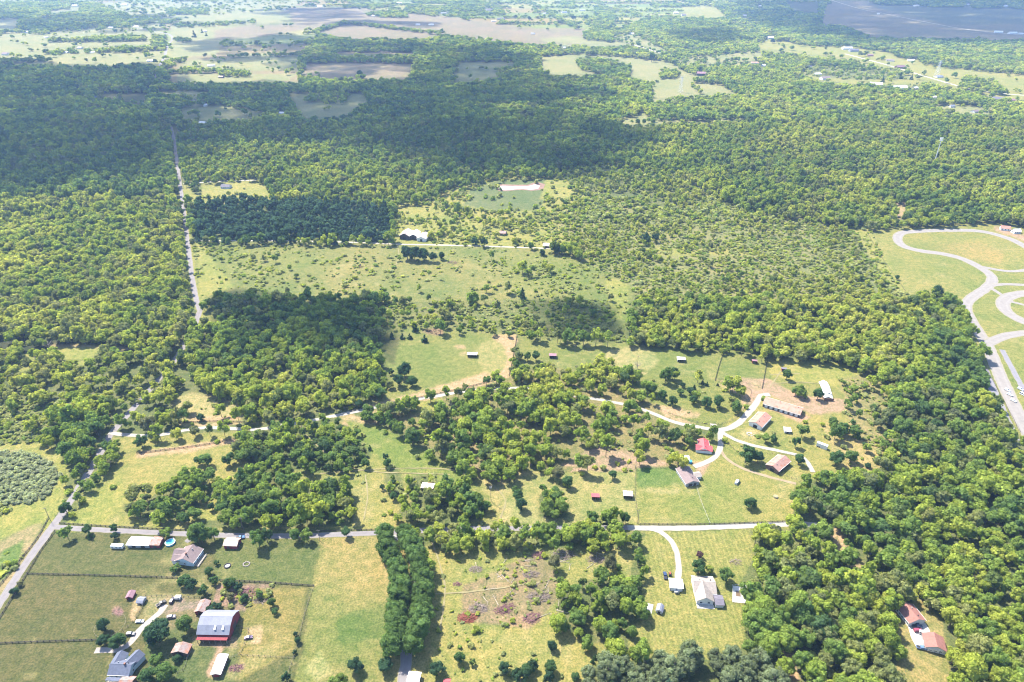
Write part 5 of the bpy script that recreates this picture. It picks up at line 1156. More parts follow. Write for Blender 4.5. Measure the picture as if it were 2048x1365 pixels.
# crumpled silver barn: its roof sheets have slid into a curve
a_ = [P(*p) for p in [(1645,768),(1649,775),(1652,784),(1655,792),(1656,799)]]; e = empty('collapsed_barn', P(1651,790), 0, 'crumpled silver roofed barn leaning over its broken walls', 'barn')
for i in range(4):
    c0, c1 = a_[i] - e.location, a_[i+1] - e.location; d = (c1 - c0).normalized(); nn = Vector((-d.y, d.x, 0)); hh = 4.2 - 0.5 * abs(i - 1.5) + rnd.uniform(-.3,.3); m = MB()
    vs = []
    for cpt, k in ((c0 - d * .2, 0), (c1 + d * .2, 1)):
        hz = hh - 0.35 * i; vs += [cpt + nn*3.4 + Vector((0,0,hz*0.55)), cpt + Vector((rnd.uniform(-.3,.3),0,hz)), cpt - nn*3.6 + Vector((0,0,hz*0.42))]
    vs2 = [v + Vector((0,0,.1)) for v in vs]; m.add(vs + vs2, [(0,1,4,3),(1,2,5,4),(6,9,10,7),(7,10,11,8),(0,3,9,6),(2,8,11,5),(0,6,7,1),(1,7,8,2),(3,4,10,9),(4,5,11,10)]); m.build('roof_sheet', surf('bright_metal_sheet', (0.60,0.64,0.66), 0.4, 0.15, 0.5, ribs=0.8), e)
m = MB(); c1 = a_[-1] - e.location; m.box(c1.x-4.0, c1.x+3.6, c1.y-2.6, c1.y-2.3, 0, 2.4); m.box(c1.x-4.0, c1.x-3.7, c1.y-2.3, c1.y+12, 0, 1.8); m.build('wall', BRNW, e)
def run_in(label, r0, r1, W, wall, roof, shape='shed_back', side='-', wh=2.2, rh=0.7):
    return building('run_in_shed', 'shed', label, r0, r1, W, wh, rh, wall, roof, shape=shape, open_side=side)
run_in('run-in shed with a small red roof in the pasture above the lane', (1184,990), (1198,990.5), 3.8, BRNW, R_RED)
run_in('run-in shed with a tan striped roof close to the fence line', (1247.5,986), (1264.5,987), 5.4, DARKW, R_PATCH)
run_in('white roofed run-in shed alone in the upper pasture', (1355,716), (1370,717), 5.5, GREYW, R_WHITE)
run_in('weathered lilac roofed run-in shed at the left of the upper pasture', (1099,709), (1112,709.5), 5, WOOD, R_LILAC)
run_in('white roofed run-in shed with a dark open front in the round pasture', (935.5,707), (953.5,707.5), 5.2, DARKW, R_WHITE)
run_in('tiny dark red run-in shed between two upper fences', (1505,720), (1514,721), 3.6, REDW, R_LILAC)
run_in('low dark hut at the centre of the worn paddock', (1564,736), (1573,737), 3.6, REDW, R_DARK)
run_in('rusty striped shed half hidden by bushes above the lane', (844,970), (867,972), 6.0, WOOD, R_PATCH)
run_in('small pale hut on the grass beside the white drive', (1422,849), (1432,850), 3.0, GREYW, R_TAUPE)
# --- the middle distance
building('house', 'house', 'small white house with a dark roof in the clearing by the straight road', (443,369), (460,369.5), 10, 3.0, 2.4, WHITE, R_DARK, wins=4)
e, L = building('old_barn', 'barn', 'leftmost derelict barn with a rust streaked white roof by the mill lane', (817,457), (808,467), 13, 5.0, 3.6, DARKW, R_PATCH, doors=(('x+', 0, 4, 4, DARK),))
building('old_barn', 'barn', 'middle derelict barn with a clean white roof by the mill lane', (833,459), (826,469), 10, 4.5, 3.0, DARKW, R_WHITE, doors=(('x+', 0, 3, 3.4, DARK),))
building('old_barn', 'barn', 'rightmost derelict barn with rust at its roof edge by the mill lane', (851,464), (842,474), 12, 4.0, 2.4, WHITE, R_PATCH, doors=(('x+', 0, 3, 3.0, DARK),))
building('shed', 'shed', 'long low tan roofed shed among trees at the end of the mill lane', (1087,487), (1112,489), 9, 2.8, 1.2, BRNW, R_TAN)
building('shed', 'shed', 'reddish roofed shed nearly hidden by trees right of the derelict barns', (1000,462), (1012,463), 9, 3.0, 1.6, BRNW, R_RUST)
building('barn', 'barn', 'distant long barn with a lilac roof on the pale fields', (1394,143.5), (1412,144), 20, 6, 4, DARKW, R_LILAC)
building('shed', 'shed', 'pale roofed shed at the left edge behind the dirt strip', (14,742), (24,738), 7, 3.0, 1.2, WHITE, R_WHITE)
kinds_ = {'w': ('white', WHITE, R_WHITE), 'g': ('grey', WHITE, R_GREY), 'l': ('lilac grey', WHITE, R_MAUVE), 'd': ('dark', GREYW, R_DARK), 'p': ('purple brown', BRNW, R_LILAC), 'r': ('reddish', WHITE, R_PINK)}
FSEEN = {}
REG = [(330,'far left'),(640,'left'),(960,'left of centre'),(1240,'centre'),(1560,'right of centre'),(1800,'right'),(2100,'far right')]
items_f = {}
for (x, y, l, kd) in FARH:
    mp_ = mpp(x, y); nm, wl_, rf_ = kinds_[kd]; Lm = l * mp_; Wm = min(Lm * 0.7, 14 + rnd.random()*4); wh = 3.2 if Lm < 25 else 5.0; Lm = min(Lm, 55)
    e, _ = building('farmhouse', 'house', 'x', (x-2, y), (x+2, y), Wm, wh, wh*0.8, wl_, rf_, L=Lm, group='distant houses and barns among the fields', wins=3, win_h=1.6)
    e.rotation_euler = (0, 0, rnd.uniform(-.5, .5)); reg = [r for lim, r in REG if x < lim][0]
    items_f.setdefault((nm, reg), []).append((y, x, e))
for (nm, reg), lst in items_f.items():
    lst.sort(key=lambda t: -t[0])
    for k, (_, _, e) in enumerate(lst):
        rank = (['nearest','second nearest','third nearest','fourth nearest','fifth nearest','sixth nearest','seventh nearest','eighth nearest','ninth nearest'] + ['tenth nearest','eleventh nearest','twelfth nearest','thirteenth nearest','fourteenth nearest'])[min(k, 13)]
        e['label'] = f'distant {nm} roofed building in the {reg} background' if len(lst) == 1 else f'{rank} of the distant {nm} roofed buildings in the {reg} background'

# ------------------------------------------------------------------ vehicles
def vehicle(kind, px, py, ang, paintcol, pname, label, z=0.06, cat=None):
    prof = {'car': ([(-2.25,.35),(-2.25,.85),(-1.9,.95),(-1.45,1.0),(-.9,1.42),(.55,1.45),(1.2,1.0),(2.1,.88),(2.3,.6),(2.28,.35)], 4.6, 1.78),
            'suv': ([(-2.3,.4),(-2.3,1.1),(-2.15,1.7),(-1.9,1.78),(.4,1.78),(1.05,1.2),(2.2,1.08),(2.4,.8),(2.35,.4)], 4.7, 1.9),
            'van': ([(-2.7,.4),(-2.7,2.0),(-2.55,2.15),(1.2,2.15),(2.0,1.35),(2.6,1.15),(2.75,.85),(2.7,.4)], 5.4, 2.0),
            'pickup': ([(-2.8,.5),(-2.8,1.15),(-.75,1.15),(-.7,1.8),(-.5,1.85),(.7,1.85),(1.3,1.25),(2.6,1.12),(2.8,.85),(2.75,.5)], 5.6, 1.95)}[kind]
    pr, L, W = prof; c = P(px, py); e = empty({'car':'parked_car','suv':'parked_car','van':'parked_van','pickup':'pickup_truck'}[kind], (c.x, c.y, z), ang, label, cat or {'car':'car','suv':'car','van':'van','pickup':'pickup truck'}[kind])
    m = MB(); n = len(pr); lo = []
    for yy, ins in ((-W/2, 0), (W/2, 0)):
        lo.append([(x, yy * (0.84 if z_ > 1.25 else 1.0), z_) for x, z_ in pr])
    vs = lo[0] + lo[1]; m.add(vs, [(i, (i+1) % n, n+(i+1) % n, n+i) for i in range(n)] + [tuple(range(n-1,-1,-1)), tuple(range(n, 2*n))])
    m.build('body', glossy('paint_' + pname, paintcol, 0.25), e)
    top = max(z_ for _, z_ in pr); cab = [(x, z_) for x, z_ in pr if z_ > 1.25]; x0 = min(x for x, _ in cab); x1 = max(x for x, _ in cab)
    g = MB(); zb = 1.02 if kind == 'car' else 1.25
    for s in (-1, 1):
        g.add([(x0-.12, s*(W/2*.93+.02), zb), (x1+.35, s*(W/2*.93+.02), zb), (x1-.02, s*(W/2*.845+.03), top-.12), (x0+.02, s*(W/2*.845+.03), top-.12)], [(0,1,2,3)])
    g.build('side_windows', GLASS, e)
    i = [k for k, (x, z_) in enumerate(pr) if x == x1 and z_ > 1.25][-1]; (xa, za), (xb, zb2) = pr[i], pr[(i+1) % n]; g = MB()
    g.add([(xa+.04,-W/2*.78,za-.04+.05),(xa+.04,W/2*.78,za-.04+.05),(xb-.02,W/2*.86,zb2+.10),(xb-.02,-W/2*.86,zb2+.10)], [(0,1,2,3)]); g.build('windscreen', GLASS, e)
    for xw in (-L*.31, L*.31):
        for s in (-1, 1):
            w = MB(); w.bar((xw, s*(W/2-.2), .34), (xw, s*(W/2+.03), .34), .36, n=14); wo_ = w.build('wheel', DARK, e); w = MB(); w.bar((xw, s*(W/2+.03), .34), (xw, s*(W/2+.05), .34), .2, n=10); w.build('rim', METAL, wo_)
    for s in (-1, 1):
        w = MB(); w.box(pr[-2][0]-.06, pr[-2][0]+.04, s*W*.33-.18, s*W*.33+.18, .68, .84); w.build('headlight', FRAME, e)
        w = MB(); w.box(pr[0][0]-.04, pr[0][0]+.05, s*W*.38-.12, s*W*.38+.12, .7, .84); w.build('tail_light', surf('tail_lamp', (.4,.02,.02), .4, .1), e)
    if kind == 'pickup': w = MB(); w.box(-2.65, -.85, -.8, .8, 1.155, 1.17); w.build('cargo_bed', DARK, e)
    return e
vehicle('car', 280, 1244.5, 0.05, (.62,.64,.66), 'white', 'white saloon car parked on the grass beside the barn drive', 0.02)
vehicle('suv', 262, 1270, 0.1, (.03,.035,.06), 'navy', 'dark blue car on the gravel drive below the white saloon', 0.02)
vehicle('pickup', 323, 1209, 0.8, (.02,.022,.025), 'black', 'black pickup truck parked at the top of the barn drive', 0.02)
vehicle('suv', 345, 1203, 1.5, (.04,.03,.05), 'plum', 'dark plum car beside the small white trailer', 0.02)
vehicle('suv', 343, 1236, 0.2, (.16,.13,.17), 'greyviolet', 'greyish wreck parked above the big barn', 0.02)
vehicle('car', 497, 1277, 0.2, (.10,.06,.12), 'aubergine', 'aubergine car beside the bare clay patch', 0.02)
vehicle('pickup', 481, 1077, 0.2, (.06,.14,.28), 'blue', 'blue pickup truck behind the red shed with tan roof', 0.02)
vehicle('pickup', 1330, 1153, 1.5, (.03,.05,.11), 'darkblue', 'dark blue pickup truck on the mown lawn left of the drive', 0.02)
vehicle('van', 1474, 966, 0.9, (.65,.66,.66), 'white', 'white van parked alone on the pasture', 0.02)
vehicle('van', 1827, 1248, -0.05, (.65,.66,.66), 'white', 'white van nearest the house in the wooded yard', 0.10)
vehicle('pickup', 1834, 1255, -0.05, (.05,.07,.12), 'slate', 'dark slate pickup truck in the row in the wooded yard', 0.10)
vehicle('suv', 1835, 1263, 0.05, (.20,.04,.07), 'maroon', 'maroon car at the end of the row in the wooded yard', 0.10)
vehicle('van', 1848, 1270, -0.4, (.45,.48,.52), 'silver', 'silver van beside the brown roofed garage', 0.10)
vehicle('pickup', 1843, 1298, -0.25, (.10,.17,.32), 'denim', 'blue pickup truck left of the white box trailer', 0.10)
for i, (x, y, nm) in enumerate([(2014,782,'topmost'),(2019,791,'second from the top'),(2026,803,'lowest')]):
    vehicle('suv', x, y, -1.15, (.62,.63,.65), 'white', f'white car parked left of the race track, {nm} of three', 0.12)
vehicle('suv', 2040, 780, -1.15, (.55,.57,.6), 'palegrey', 'pale grey car parked right of the race track', 0.12)
vehicle('van', 2046, 791, -1.15, (.62,.63,.65), 'white', 'white van at the right edge beside the race track', 0.12)
vehicle('car', 1800, 408, 0.0, (.05,.05,.08), 'navy', 'dark car in the small yard among the woods above the circuit', 0.02)
vehicle('suv', 1796, 436, 0.4, (.08,.08,.10), 'charcoal', 'charcoal car at the mouth of the yard above the circuit', 0.02)
vehicle('car', 1543, 1052, 0.0, (.06,.06,.09), 'ink', 'dark car on the lane at the edge of the right wood', 0.14)
# caravan, trailers, tractor
def caravan(px, py, ang, L, label, cat='caravan', hgt=2.6, name='caravan'):
    e = empty(name, P(px, py), ang, label, cat); m = MB(); m.prism([(-1.2,.5),(-1.25,1.6),(-1.2,hgt-.15),(-1.0,hgt),(1.0,hgt),(1.2,hgt-.15),(1.25,1.6),(1.2,.5)], -L/2, L/2); m.build('body', WHITE, e)
    for k in range(3): 
        xx = -L/2 + L*(k+.5)/3; window(e, xx, -1.23, 1.35, L/6, .6, 'y-')
    door(e, L*.28, -1.23, .55, .7, 1.9, 'y-', GREYW); m = MB(); m.box(-.5,.5,-.35,.35,hgt,hgt+.22); m.build('roof_vent', GREYW, e)
    for s in (-1, 1): m = MB(); m.bar((0, s*1.1,.35),(0, s*1.28,.35),.36,n=12); m.build('wheel', DARK, e)
    m = MB(); m.bar((L/2,0,.5),(L/2+1.3,0,.45),.07,n=5); m.build('tow_bar', METAL, e); return e
caravan(236, 1096, -0.03, 7.6, 'white caravan standing on the lawn left of the long shed')
caravan(357, 1198, 0.0, 3.2, 'small white trailer beside the dark plum car', 'trailer', 2.1, 'small_trailer')
caravan(1868, 1303, -0.28, 7.5, 'white box trailer parked in front of the brown roofed garage', 'trailer', 3.1, 'box_trailer')
caravan(1353, 1185, 0.0, 2.6, 'tiny white utility trailer below the white roofed garage', 'trailer', 1.2, 'utility_trailer')
e = empty('tractor', P(1340, 1151), 1.4, 'small red tractor beside the top of the white roofed garage', 'tractor'); RP = glossy('paint_red', (.35,.05,.04), .35)
m = MB(); m.box(0,1.6,-.35,.35,.7,1.3); m.build('bonnet', RP, e); m = MB(); m.box(-.9,0,-.45,.45,.6,.95); m.build('seat_deck', DARK, e)
m = MB(); m.box(-.8,-.2,-.3,.3,.95,1.4); m.build('seat', DARK, e)
for x, r, in ((-.6,.65),(1.3,.4)):
    for s in (-1,1): m = MB(); m.bar((x,s*.55,r),(x,s*.85,r),r,n=14); m.build('wheel', DARK, e)
m = MB(); m.bar((-.05,0,1.2),(-.35,0,1.6),.03,n=5); m.build('steering_wheel', DARK, e)
# round pool, fire rings, blue tank
def ringmesh(r0, r1, z0, z1, n=28):
    m = MB(); vs = []
    for i in range(n):
        t = 2*math.pi*i/n; c, s = math.cos(t), math.sin(t); vs += [(c*r0,s*r0,z0),(c*r1,s*r1,z0),(c*r1,s*r1,z1),(c*r0,s*r0,z1)]
    fs = []
    for i in range(n):
        a = i*4; b = ((i+1) % n)*4; fs += [(a+1,b+1,b+2,a+2),(a+2,b+2,b+3,a+3),(a+3,b+3,b,a)]
    m.add(vs, fs); return m
def disc(r, z, n=28, squ=1):
    m = MB(); m.add([(math.cos(2*math.pi*i/n)*r, math.sin(2*math.pi*i/n)*r*squ, z) for i in range(n)], [tuple(range(n))]); return m
e = empty('garden_pool', P(341,1087), 0, 'round above-ground pool of bright blue water beside the lane', 'pool'); ringmesh(2.75, 2.95, 0, 1.2).build('pool_wall', surf('pool_blue', (.10,.38,.52), .4, .1), e)
ringmesh(2.65, 3.1, 1.2, 1.28).build('rim', FRAME, e); disc(2.74, 1.05).build('water', glossy('pool_water', (.10,.48,.60), .08), e)
m = MB(); m.bar((.3,3.2,0),(.3,3.2,2.0),.05); m.bar((.9,3.2,0),(.9,3.2,2.0),.05); [m.box(.3,.9,3.1,3.3,.35*k,.35*k+.06) for k in range(1,5)]; m.build('ladder', METAL, e)
e = empty('fire_ring', P(455,1132.5), 0, 'dark ring of a fire pit with grey ash on the lawn', 'fire pit'); ringmesh(1.5, 2.1, 0, .55).build('ring', DARK, e); disc(1.5, .25).build('ash', GREYW, e)
e = empty('stone_ring', P(493,1129), 0, 'rough circle of loose stones on the lawn right of the fire pit', 'stone circle')
STN = surf('field_stone', (.34,.29,.27), .9, .3, 2)
for k in range(12):
    t = k*math.pi/6; m = MB(); m.add([(v[0]*.5+math.cos(t)*1.9, v[1]*.42+math.sin(t)*1.7, v[2]*.35+.2) for v in ICO1[0]*(1+.2*rng.random((len(ICO1[0]),1)))], ICO1[1].tolist()); m.build('stone', STN, e)
e = empty('water_tank', P(1380,926), 0, 'bright blue round tank behind the mauve roofed bungalow', 'tank'); m = MB(); m.bar((0,0,0),(0,0,1.8),1.5,n=20); m.build('tank_shell', surf('tank_blue', (.05,.25,.45), .5, .15), e); m = MB(); m.bar((0,0,1.8),(0,0,2.0),1.2,.3,n=20); m.build('lid', MATS['tank_blue'], e)
e = empty('hay_feeder', P(1551,995), 0, 'round hay feeder on a worn patch in the lower pasture', 'hay feeder'); ringmesh(1.4, 1.5, .9, 1.0, 16).build('hoop', METAL, e); m = MB(); m.bar((0,0,0),(0,0,1.1),1.2,n=14); m.build('hay_bale', surf('hay', (.34,.28,.14), .95, .3, 2), e)
for k in range(8): t = k*math.pi/4; m = MB(); m.bar((math.cos(t)*1.45,math.sin(t)*1.45,0),(math.cos(t)*1.45,math.sin(t)*1.45,1.0),.04,n=4); m.build('upright', METAL, e)
e = empty('round_pen', P(1500,868), 0, 'pale stones in the middle of the round worn pen', 'stones')
for k in range(9): m = MB(); t = k*.7; m.add([(v[0]*.8+math.cos(t)*(1+k*.3), v[1]*.6+math.sin(t)*(1+k*.2), v[2]*.35+.2) for v in ICO1[0]], ICO1[1].tolist()); m.build('stone', CONC, e)
e = empty('riding_ring', P(221,1253), 0, 'thin pale rail of the round pen among the dark trees', 'pen'); ringmesh(7.94, 8.0, 1.1, 1.16, 40).build('rail', WOOD, e)
for k in range(20): t = k*math.pi/10; m = MB(); m.bar((math.cos(t)*7.97,math.sin(t)*7.97,0),(math.cos(t)*7.97,math.sin(t)*7.97,1.15),.05,n=4); m.build('post', WOOD, e)
# pond
pond = [(996,375),(1004,372),(1030,373),(1055,373),(1070,369),(1080,372),(1076,378),(1060,380),(1046,378),(1030,379),(1012,381),(1001,380)]
slab('pond_bank', None, None, [(992,375),(1001,369),(1030,370),(1055,370),(1073,364),(1090,369),(1086,380),(1062,382),(1046,380),(1030,381),(1010,383),(997,382)], 0.06, surf('pond_mud', (.20,.12,.09), .9, .25, .1), 'structure', th=.05)
slab('pond_water', None, None, pond, 0.10, surf('painted_reflection_water', (.36,.34,.33), .15, .06, .05), 'structure', th=.03)  # pale base colour carries the bright cloud reflection on the pond

# ------------------------------------------------------------------ fences
FENCES = [([(0,1237),(55,1148),(80,1106),(110,1064)],'dark board fence along the right side of the county road','d'),([(0,1172),(34,1130),(76,1076),(98,1036)],'dark fence along the left side of the county road','d'),
 ([(56,1149),(200,1152),(355,1157)],'dark board fence between the two left paddocks','d'),([(440,1162),(530,1166),(627,1173)],'dark board fence ending at the corner post below the lawn','d'),([(628,1173),(612,1220),(592,1300),(576,1350),(572,1385)],'brushy wire fence running down beside the straw field','w'),
 ([(0,1288),(100,1284),(196,1281)],'dark fence above the lower left corner','d'),([(292,1193),(285,1216),(266,1245),(246,1262)],'slanting fence beside the sandy strip','w'),([(292,1193),(345,1194),(400,1197)],'short fence above the parked pickup','w'),
 ([(466,1259),(497,1259),(480,1308),(456,1316)],'farmyard fence right of the big barn','w'),([(484,1312),(530,1314),(588,1317)],'thin wire fence right of the farmyard','w'),([(378,1306),(366,1342),(342,1346)],'wire fence below the hay shed','w'),
 ([(120,1048),(250,1056),(400,1063)],'dark fence on the upper side of the lane at the left','d'),([(640,1064),(760,1060),(832,1055)],'fence on the upper side of the lane left of centre','d'),([(1280,1050),(1400,1050),(1530,1046),(1590,1043)],'long dark fence above the lane at the right','d'),
 ([(1272,935),(1270,985),(1277,1048)],'fence from the clearing down to the lane','w'),([(1392,972),(1402,1004),(1420,1048)],'pale fence running down from the bungalow','p'),([(1446,708),(1438,732),(1430,762)],'left dark fence across the upper pasture','d'),([(1535,716),(1530,745),(1524,778)],'right dark fence across the upper pasture','d'),
 ([(1034,672),(1026,715),(1018,752)],'dark fence at the right of the round pasture','d'),([(700,824),(790,805),(860,792),(940,774),(1010,756)],'long fence between the bare strip and the white drive','d'),
 ([(1432,762),(1498,778),(1494,805),(1470,838),(1430,850),(1385,843),(1330,824),(1285,806)],'curving fence round the tree dotted paddock','w'),([(1430,760),(1462,758),(1500,770),(1524,778)],'fence beside the bare red earth','w'),([(274,908),(400,892),(484,876)],'fence between the bare strip and the curved drive','d'),([(345,848),(420,844),(490,845)],'fence above the curved white drive','d'),
 ([(722,834),(735,846),(780,858),(830,880),(870,905)],'fence along the left edge of the central wood','w'),([(870,905),(930,936),(975,952),(985,968)],'fence reaching the pole on the bare patch','w'),([(1276,936),(1330,937)],'short fence at the top of the lush strip','w'),
 ([(1450,884),(1480,908),(1530,938),(1592,960)],'fence beside the thin dirt track','w'),([(1720,440),(1760,510),(1815,590)],'long wire fence along the edge of the circuit grounds','w'),([(1910,625),(1960,715),(2040,865)],'wire fence between the wood and the race track','w'),([(1535,908),(1600,912)],'short paddock fence beside the angled barn','w')]
FD = surf('dark_fence_wood', (0.045,0.040,0.038), 0.9, 0.3, 2); FW = surf('grey_fence_wood', (0.16,0.135,0.11), 0.9, 0.3, 2); FPALE = surf('pale_fence_wood', (0.45,0.42,0.36), 0.9, 0.2, 2)
for pts, lab, ty in FENCES:
    w = [P(*p) for p in pts]; line = resample(w, 3.0 if w[0].y < 700 else 4.0); org = line[0].copy()
    e = empty('board_fence' if ty == 'd' else 'wire_fence', org, 0, lab, 'fence'); mt = {'d': FD, 'w': FW, 'p': FPALE}[ty]; pm = MB(); rm = MB(); th = 0.14 if ty == 'd' else 0.09
    for i, p in enumerate(line):
        q = p - org; pm.box(q.x-th, q.x+th, q.y-th, q.y+th, -.1, 1.4 + .06*rnd.random())
        if i:
            a = line[i-1] - org
            for z in ((.35,.75,1.15) if ty == 'd' else (.5, 1.0)):
                rm.bar(a + Vector((0,0,z)), q + Vector((0,0,z+.02)), .085 if ty == 'd' else .035, n=4)
    o = pm.build('post', mt, e); o['kind'] = 'stuff'; o = rm.build('rail', mt, e); o['kind'] = 'stuff'

# ------------------------------------------------------------------ poles and towers
POLEW = surf('pole_wood', (0.20,0.165,0.14), 0.9, 0.25, 2)
for px_i, py_i, h, lab in [(982,1004,15,'utility pole with transformers on the bare trodden patch'),(882,1098,12,'utility pole between the avenue and the roadside trees'),(1271,938,11,'utility pole at the top of the fence by the clearing'),(1150,706,9,'slim utility pole in the upper pasture'),
      (1274,738,14,'utility pole by the bare tree above the central wood'),(1275,1048,13,'utility pole where the fence meets the lane'),(100,1040,11,'utility pole beside the road corner'),(492,381,10,'utility pole near the small white house'),(1087,1060,12,'utility pole among the roadside trees right of centre'),(640,1082,10,'utility pole at the lane left of the avenue'),(487,1060,11,'utility pole behind the lane above the red shed')]:
    e = empty('utility_pole', P(px_i, py_i), rnd.uniform(-.3,.3), lab, 'utility pole')
    m = MB(); m.bar((0,0,-.3),(0,0,h),.17,.11,8); m.build('pole', POLEW, e); m = MB(); m.box(-1.3,1.3,-.16,-.04,h-.9,h-.75); m.build('crossarm', POLEW, e)
    for x in (-1.15,-.4,.4,1.15): m = MB(); m.bar((x,-.1,h-.75),(x,-.1,h-.5),.06,.04,6); m.build('insulator', GREYW, e)
    if 'transformers' in lab:
        for s in (-.5,.5): m = MB(); m.bar((s,-.35,h-2.4),(s,-.35,h-1.4),.3,n=10); m.build('transformer', METAL, e)
STEEL = glossy('painted_steel', (.55,.55,.57), .5, .3)
e = empty('radio_mast', P(1867,331), 0, 'tall slim radio mast with an antenna ring above the right woods', 'mast'); m = MB(); m.bar((0,0,0),(0,0,46),.9,.45,10); m.build('pole', STEEL, e)
for z in (43, 46.5):
    for k in range(9):
        t = k*2*math.pi/9; m = MB(); m.box(math.cos(t)*2.1-.25, math.cos(t)*2.1+.25, math.sin(t)*2.1-.2, math.sin(t)*2.1+.2, z-1.1, z+1.1); m.build('antenna', FRAME, e)
    ringmesh(1.9, 2.1, z-.1, z+.1, 18).build('ring', STEEL, e)
def lattice(px, py, h, w, label):
    e = empty('power_pylon', P(px, py), 0.4, label, 'pylon'); m = MB(); t = w*.2
    for s1 in (-1,1):
        for s2 in (-1,1): m.bar((s1*w/2,s2*w/2,0),(s1*t/2,s2*t/2,h),.25,.15,4)
    nseg = 6
    for k in range(nseg):
        a = k/nseg; b = (k+1)/nseg; wa = w/2*(1-a)+t/2*a; wb = w/2*(1-b)+t/2*b
        for (s1,s2,s3,s4) in ((-1,-1,1,-1),(1,-1,1,1),(1,1,-1,1),(-1,1,-1,-1)):
            m.bar((s1*wa,s2*wa,h*a),(s3*wb,s4*wb,h*b),.12,n=4); m.bar((s3*wa,s4*wa,h*a),(s1*wb,s2*wb,h*b),.12,n=4)
    m.build('lattice', STEEL, e)
    for z in (h*.72, h*.86, h):
        m = MB(); m.bar((-w*.9,0,z),(w*.9,0,z),.2,n=4); m.bar((-w*.9,0,z),(0,0,z+1.5),.12,n=4); m.bar((w*.9,0,z),(0,0,z+1.5),.12,n=4); m.build('crossarm', STEEL, e)
lattice(1873, 154, 44, 11, 'power pylon on the pale fields among the far right houses'); lattice(1361, 185, 38, 10, 'power pylon in the pale field at the top centre right')

# ------------------------------------------------------------------ horses and cattle: one skinned body each
def animal_mesh(kind, s, colr):
    me = bpy.data.meshes.new(kind); bm = bmesh.new()
    J = {}; R = {}
    def v(n, x, y, z, r): J[n] = bm.verts.new((x*s, y*s, z*s)); R[n] = r*s
    hd = kind == 'horse'
    v('hip',-.7,0,1.25,.30); v('mid',0,0,1.2,.33); v('sh',.6,0,1.25,.30); v('nk',.95,0,1.35 if hd else 1.3,.17); v('pol',1.25,0,.95 if hd else 1.25,.12); v('muz',1.5,0,.45 if hd else .95,.07)
    for sy, n in ((-.2,'l'),(.2,'r')):
        v('ft'+n,.6,sy,1.0,.15); v('fk'+n,.62,sy,.55,.07); v('fh'+n,.6,sy,.04,.06); v('ht'+n,-.72,sy,1.0,.19); v('hk'+n,-.62,sy,.75,.11); v('ho'+n,-.88,sy,.5,.07); v('hh'+n,-.82,sy,.04,.06)
    v('t1',-.98,0,1.2,.06); v('t2',-1.12,0,.7,.05)
    E = [('hip','mid'),('mid','sh'),('sh','nk'),('nk','pol'),('pol','muz'),('hip','t1'),('t1','t2')]
    for n in 'lr': E += [('sh','ft'+n),('ft'+n,'fk'+n),('fk'+n,'fh'+n),('hip','ht'+n),('ht'+n,'hk'+n),('hk'+n,'ho'+n),('ho'+n,'hh'+n)]
    names = list(J)
    for a, b in E: bm.edges.new((J[a], J[b]))
    bm.to_mesh(me); bm.free()
    o = bpy.data.objects.new('tmp', me); C.objects.link(o); md = o.modifiers.new('s', 'SKIN')
    for i, n in enumerate(names): me.skin_vertices[0].data[i].radius = (R[n], R[n])
    me.skin_vertices[0].data[0].use_root = True
    o.modifiers.new('d', 'SUBSURF').levels = 1
    dg = bpy.context.evaluated_depsgraph_get(); m2 = bpy.data.meshes.new_from_object(o.evaluated_get(dg)); bpy.data.objects.remove(o); m2.name = kind; m2.materials.clear(); m2.materials.append(colr)
    for p in m2.polygons: p.use_smooth = True
    return m2
bpy.context.view_layer.update()
HORSE = animal_mesh('horse', 1.15, surf('chestnut_coat', (.17,.075,.045), .7, .3, 2)); COW = animal_mesh('cow', 1.1, surf('black_coat', (.025,.02,.02), .7, .2, 2))
for i, (x, y, lab) in enumerate([(857,664,'chestnut horse grazing, leftmost on the brown patch of the round pasture'),(863,667,'chestnut horse grazing, second from the left on the brown patch'),(869,662,'chestnut horse grazing at the back of the brown patch'),(872,669,'chestnut horse grazing nearest on the brown patch'),(879,663,'chestnut horse grazing, rightmost on the brown patch')]):
    o = bpy.data.objects.new('horse', HORSE); C.objects.link(o); o.location = P(x, y); o.rotation_euler = (0,0,rnd.uniform(-.6,.6)+(3.1 if i % 2 else 0)); tag(o, lab, 'horse', 'horses grazing in the round pasture')
for i, (x, y, lab) in enumerate([(897,938,'dark cow leftmost beside the central wood'),(904,940,'dark cow between two others beside the central wood'),(911,941,'dark cow rightmost of three beside the central wood'),(995,963,'dark cow alone near the pole on the bare patch'),(1153,735,'black cow behind the central wood, upper of two'),(1159,744,'black cow behind the central wood, lower of two')]):
    o = bpy.data.objects.new('cow', COW); C.objects.link(o); o.location = P(x, y); o.rotation_euler = (0,0,rnd.uniform(-.8,.8)+(3.1 if i % 2 else 0)); tag(o, lab, 'cow', 'dark cattle in the pastures')

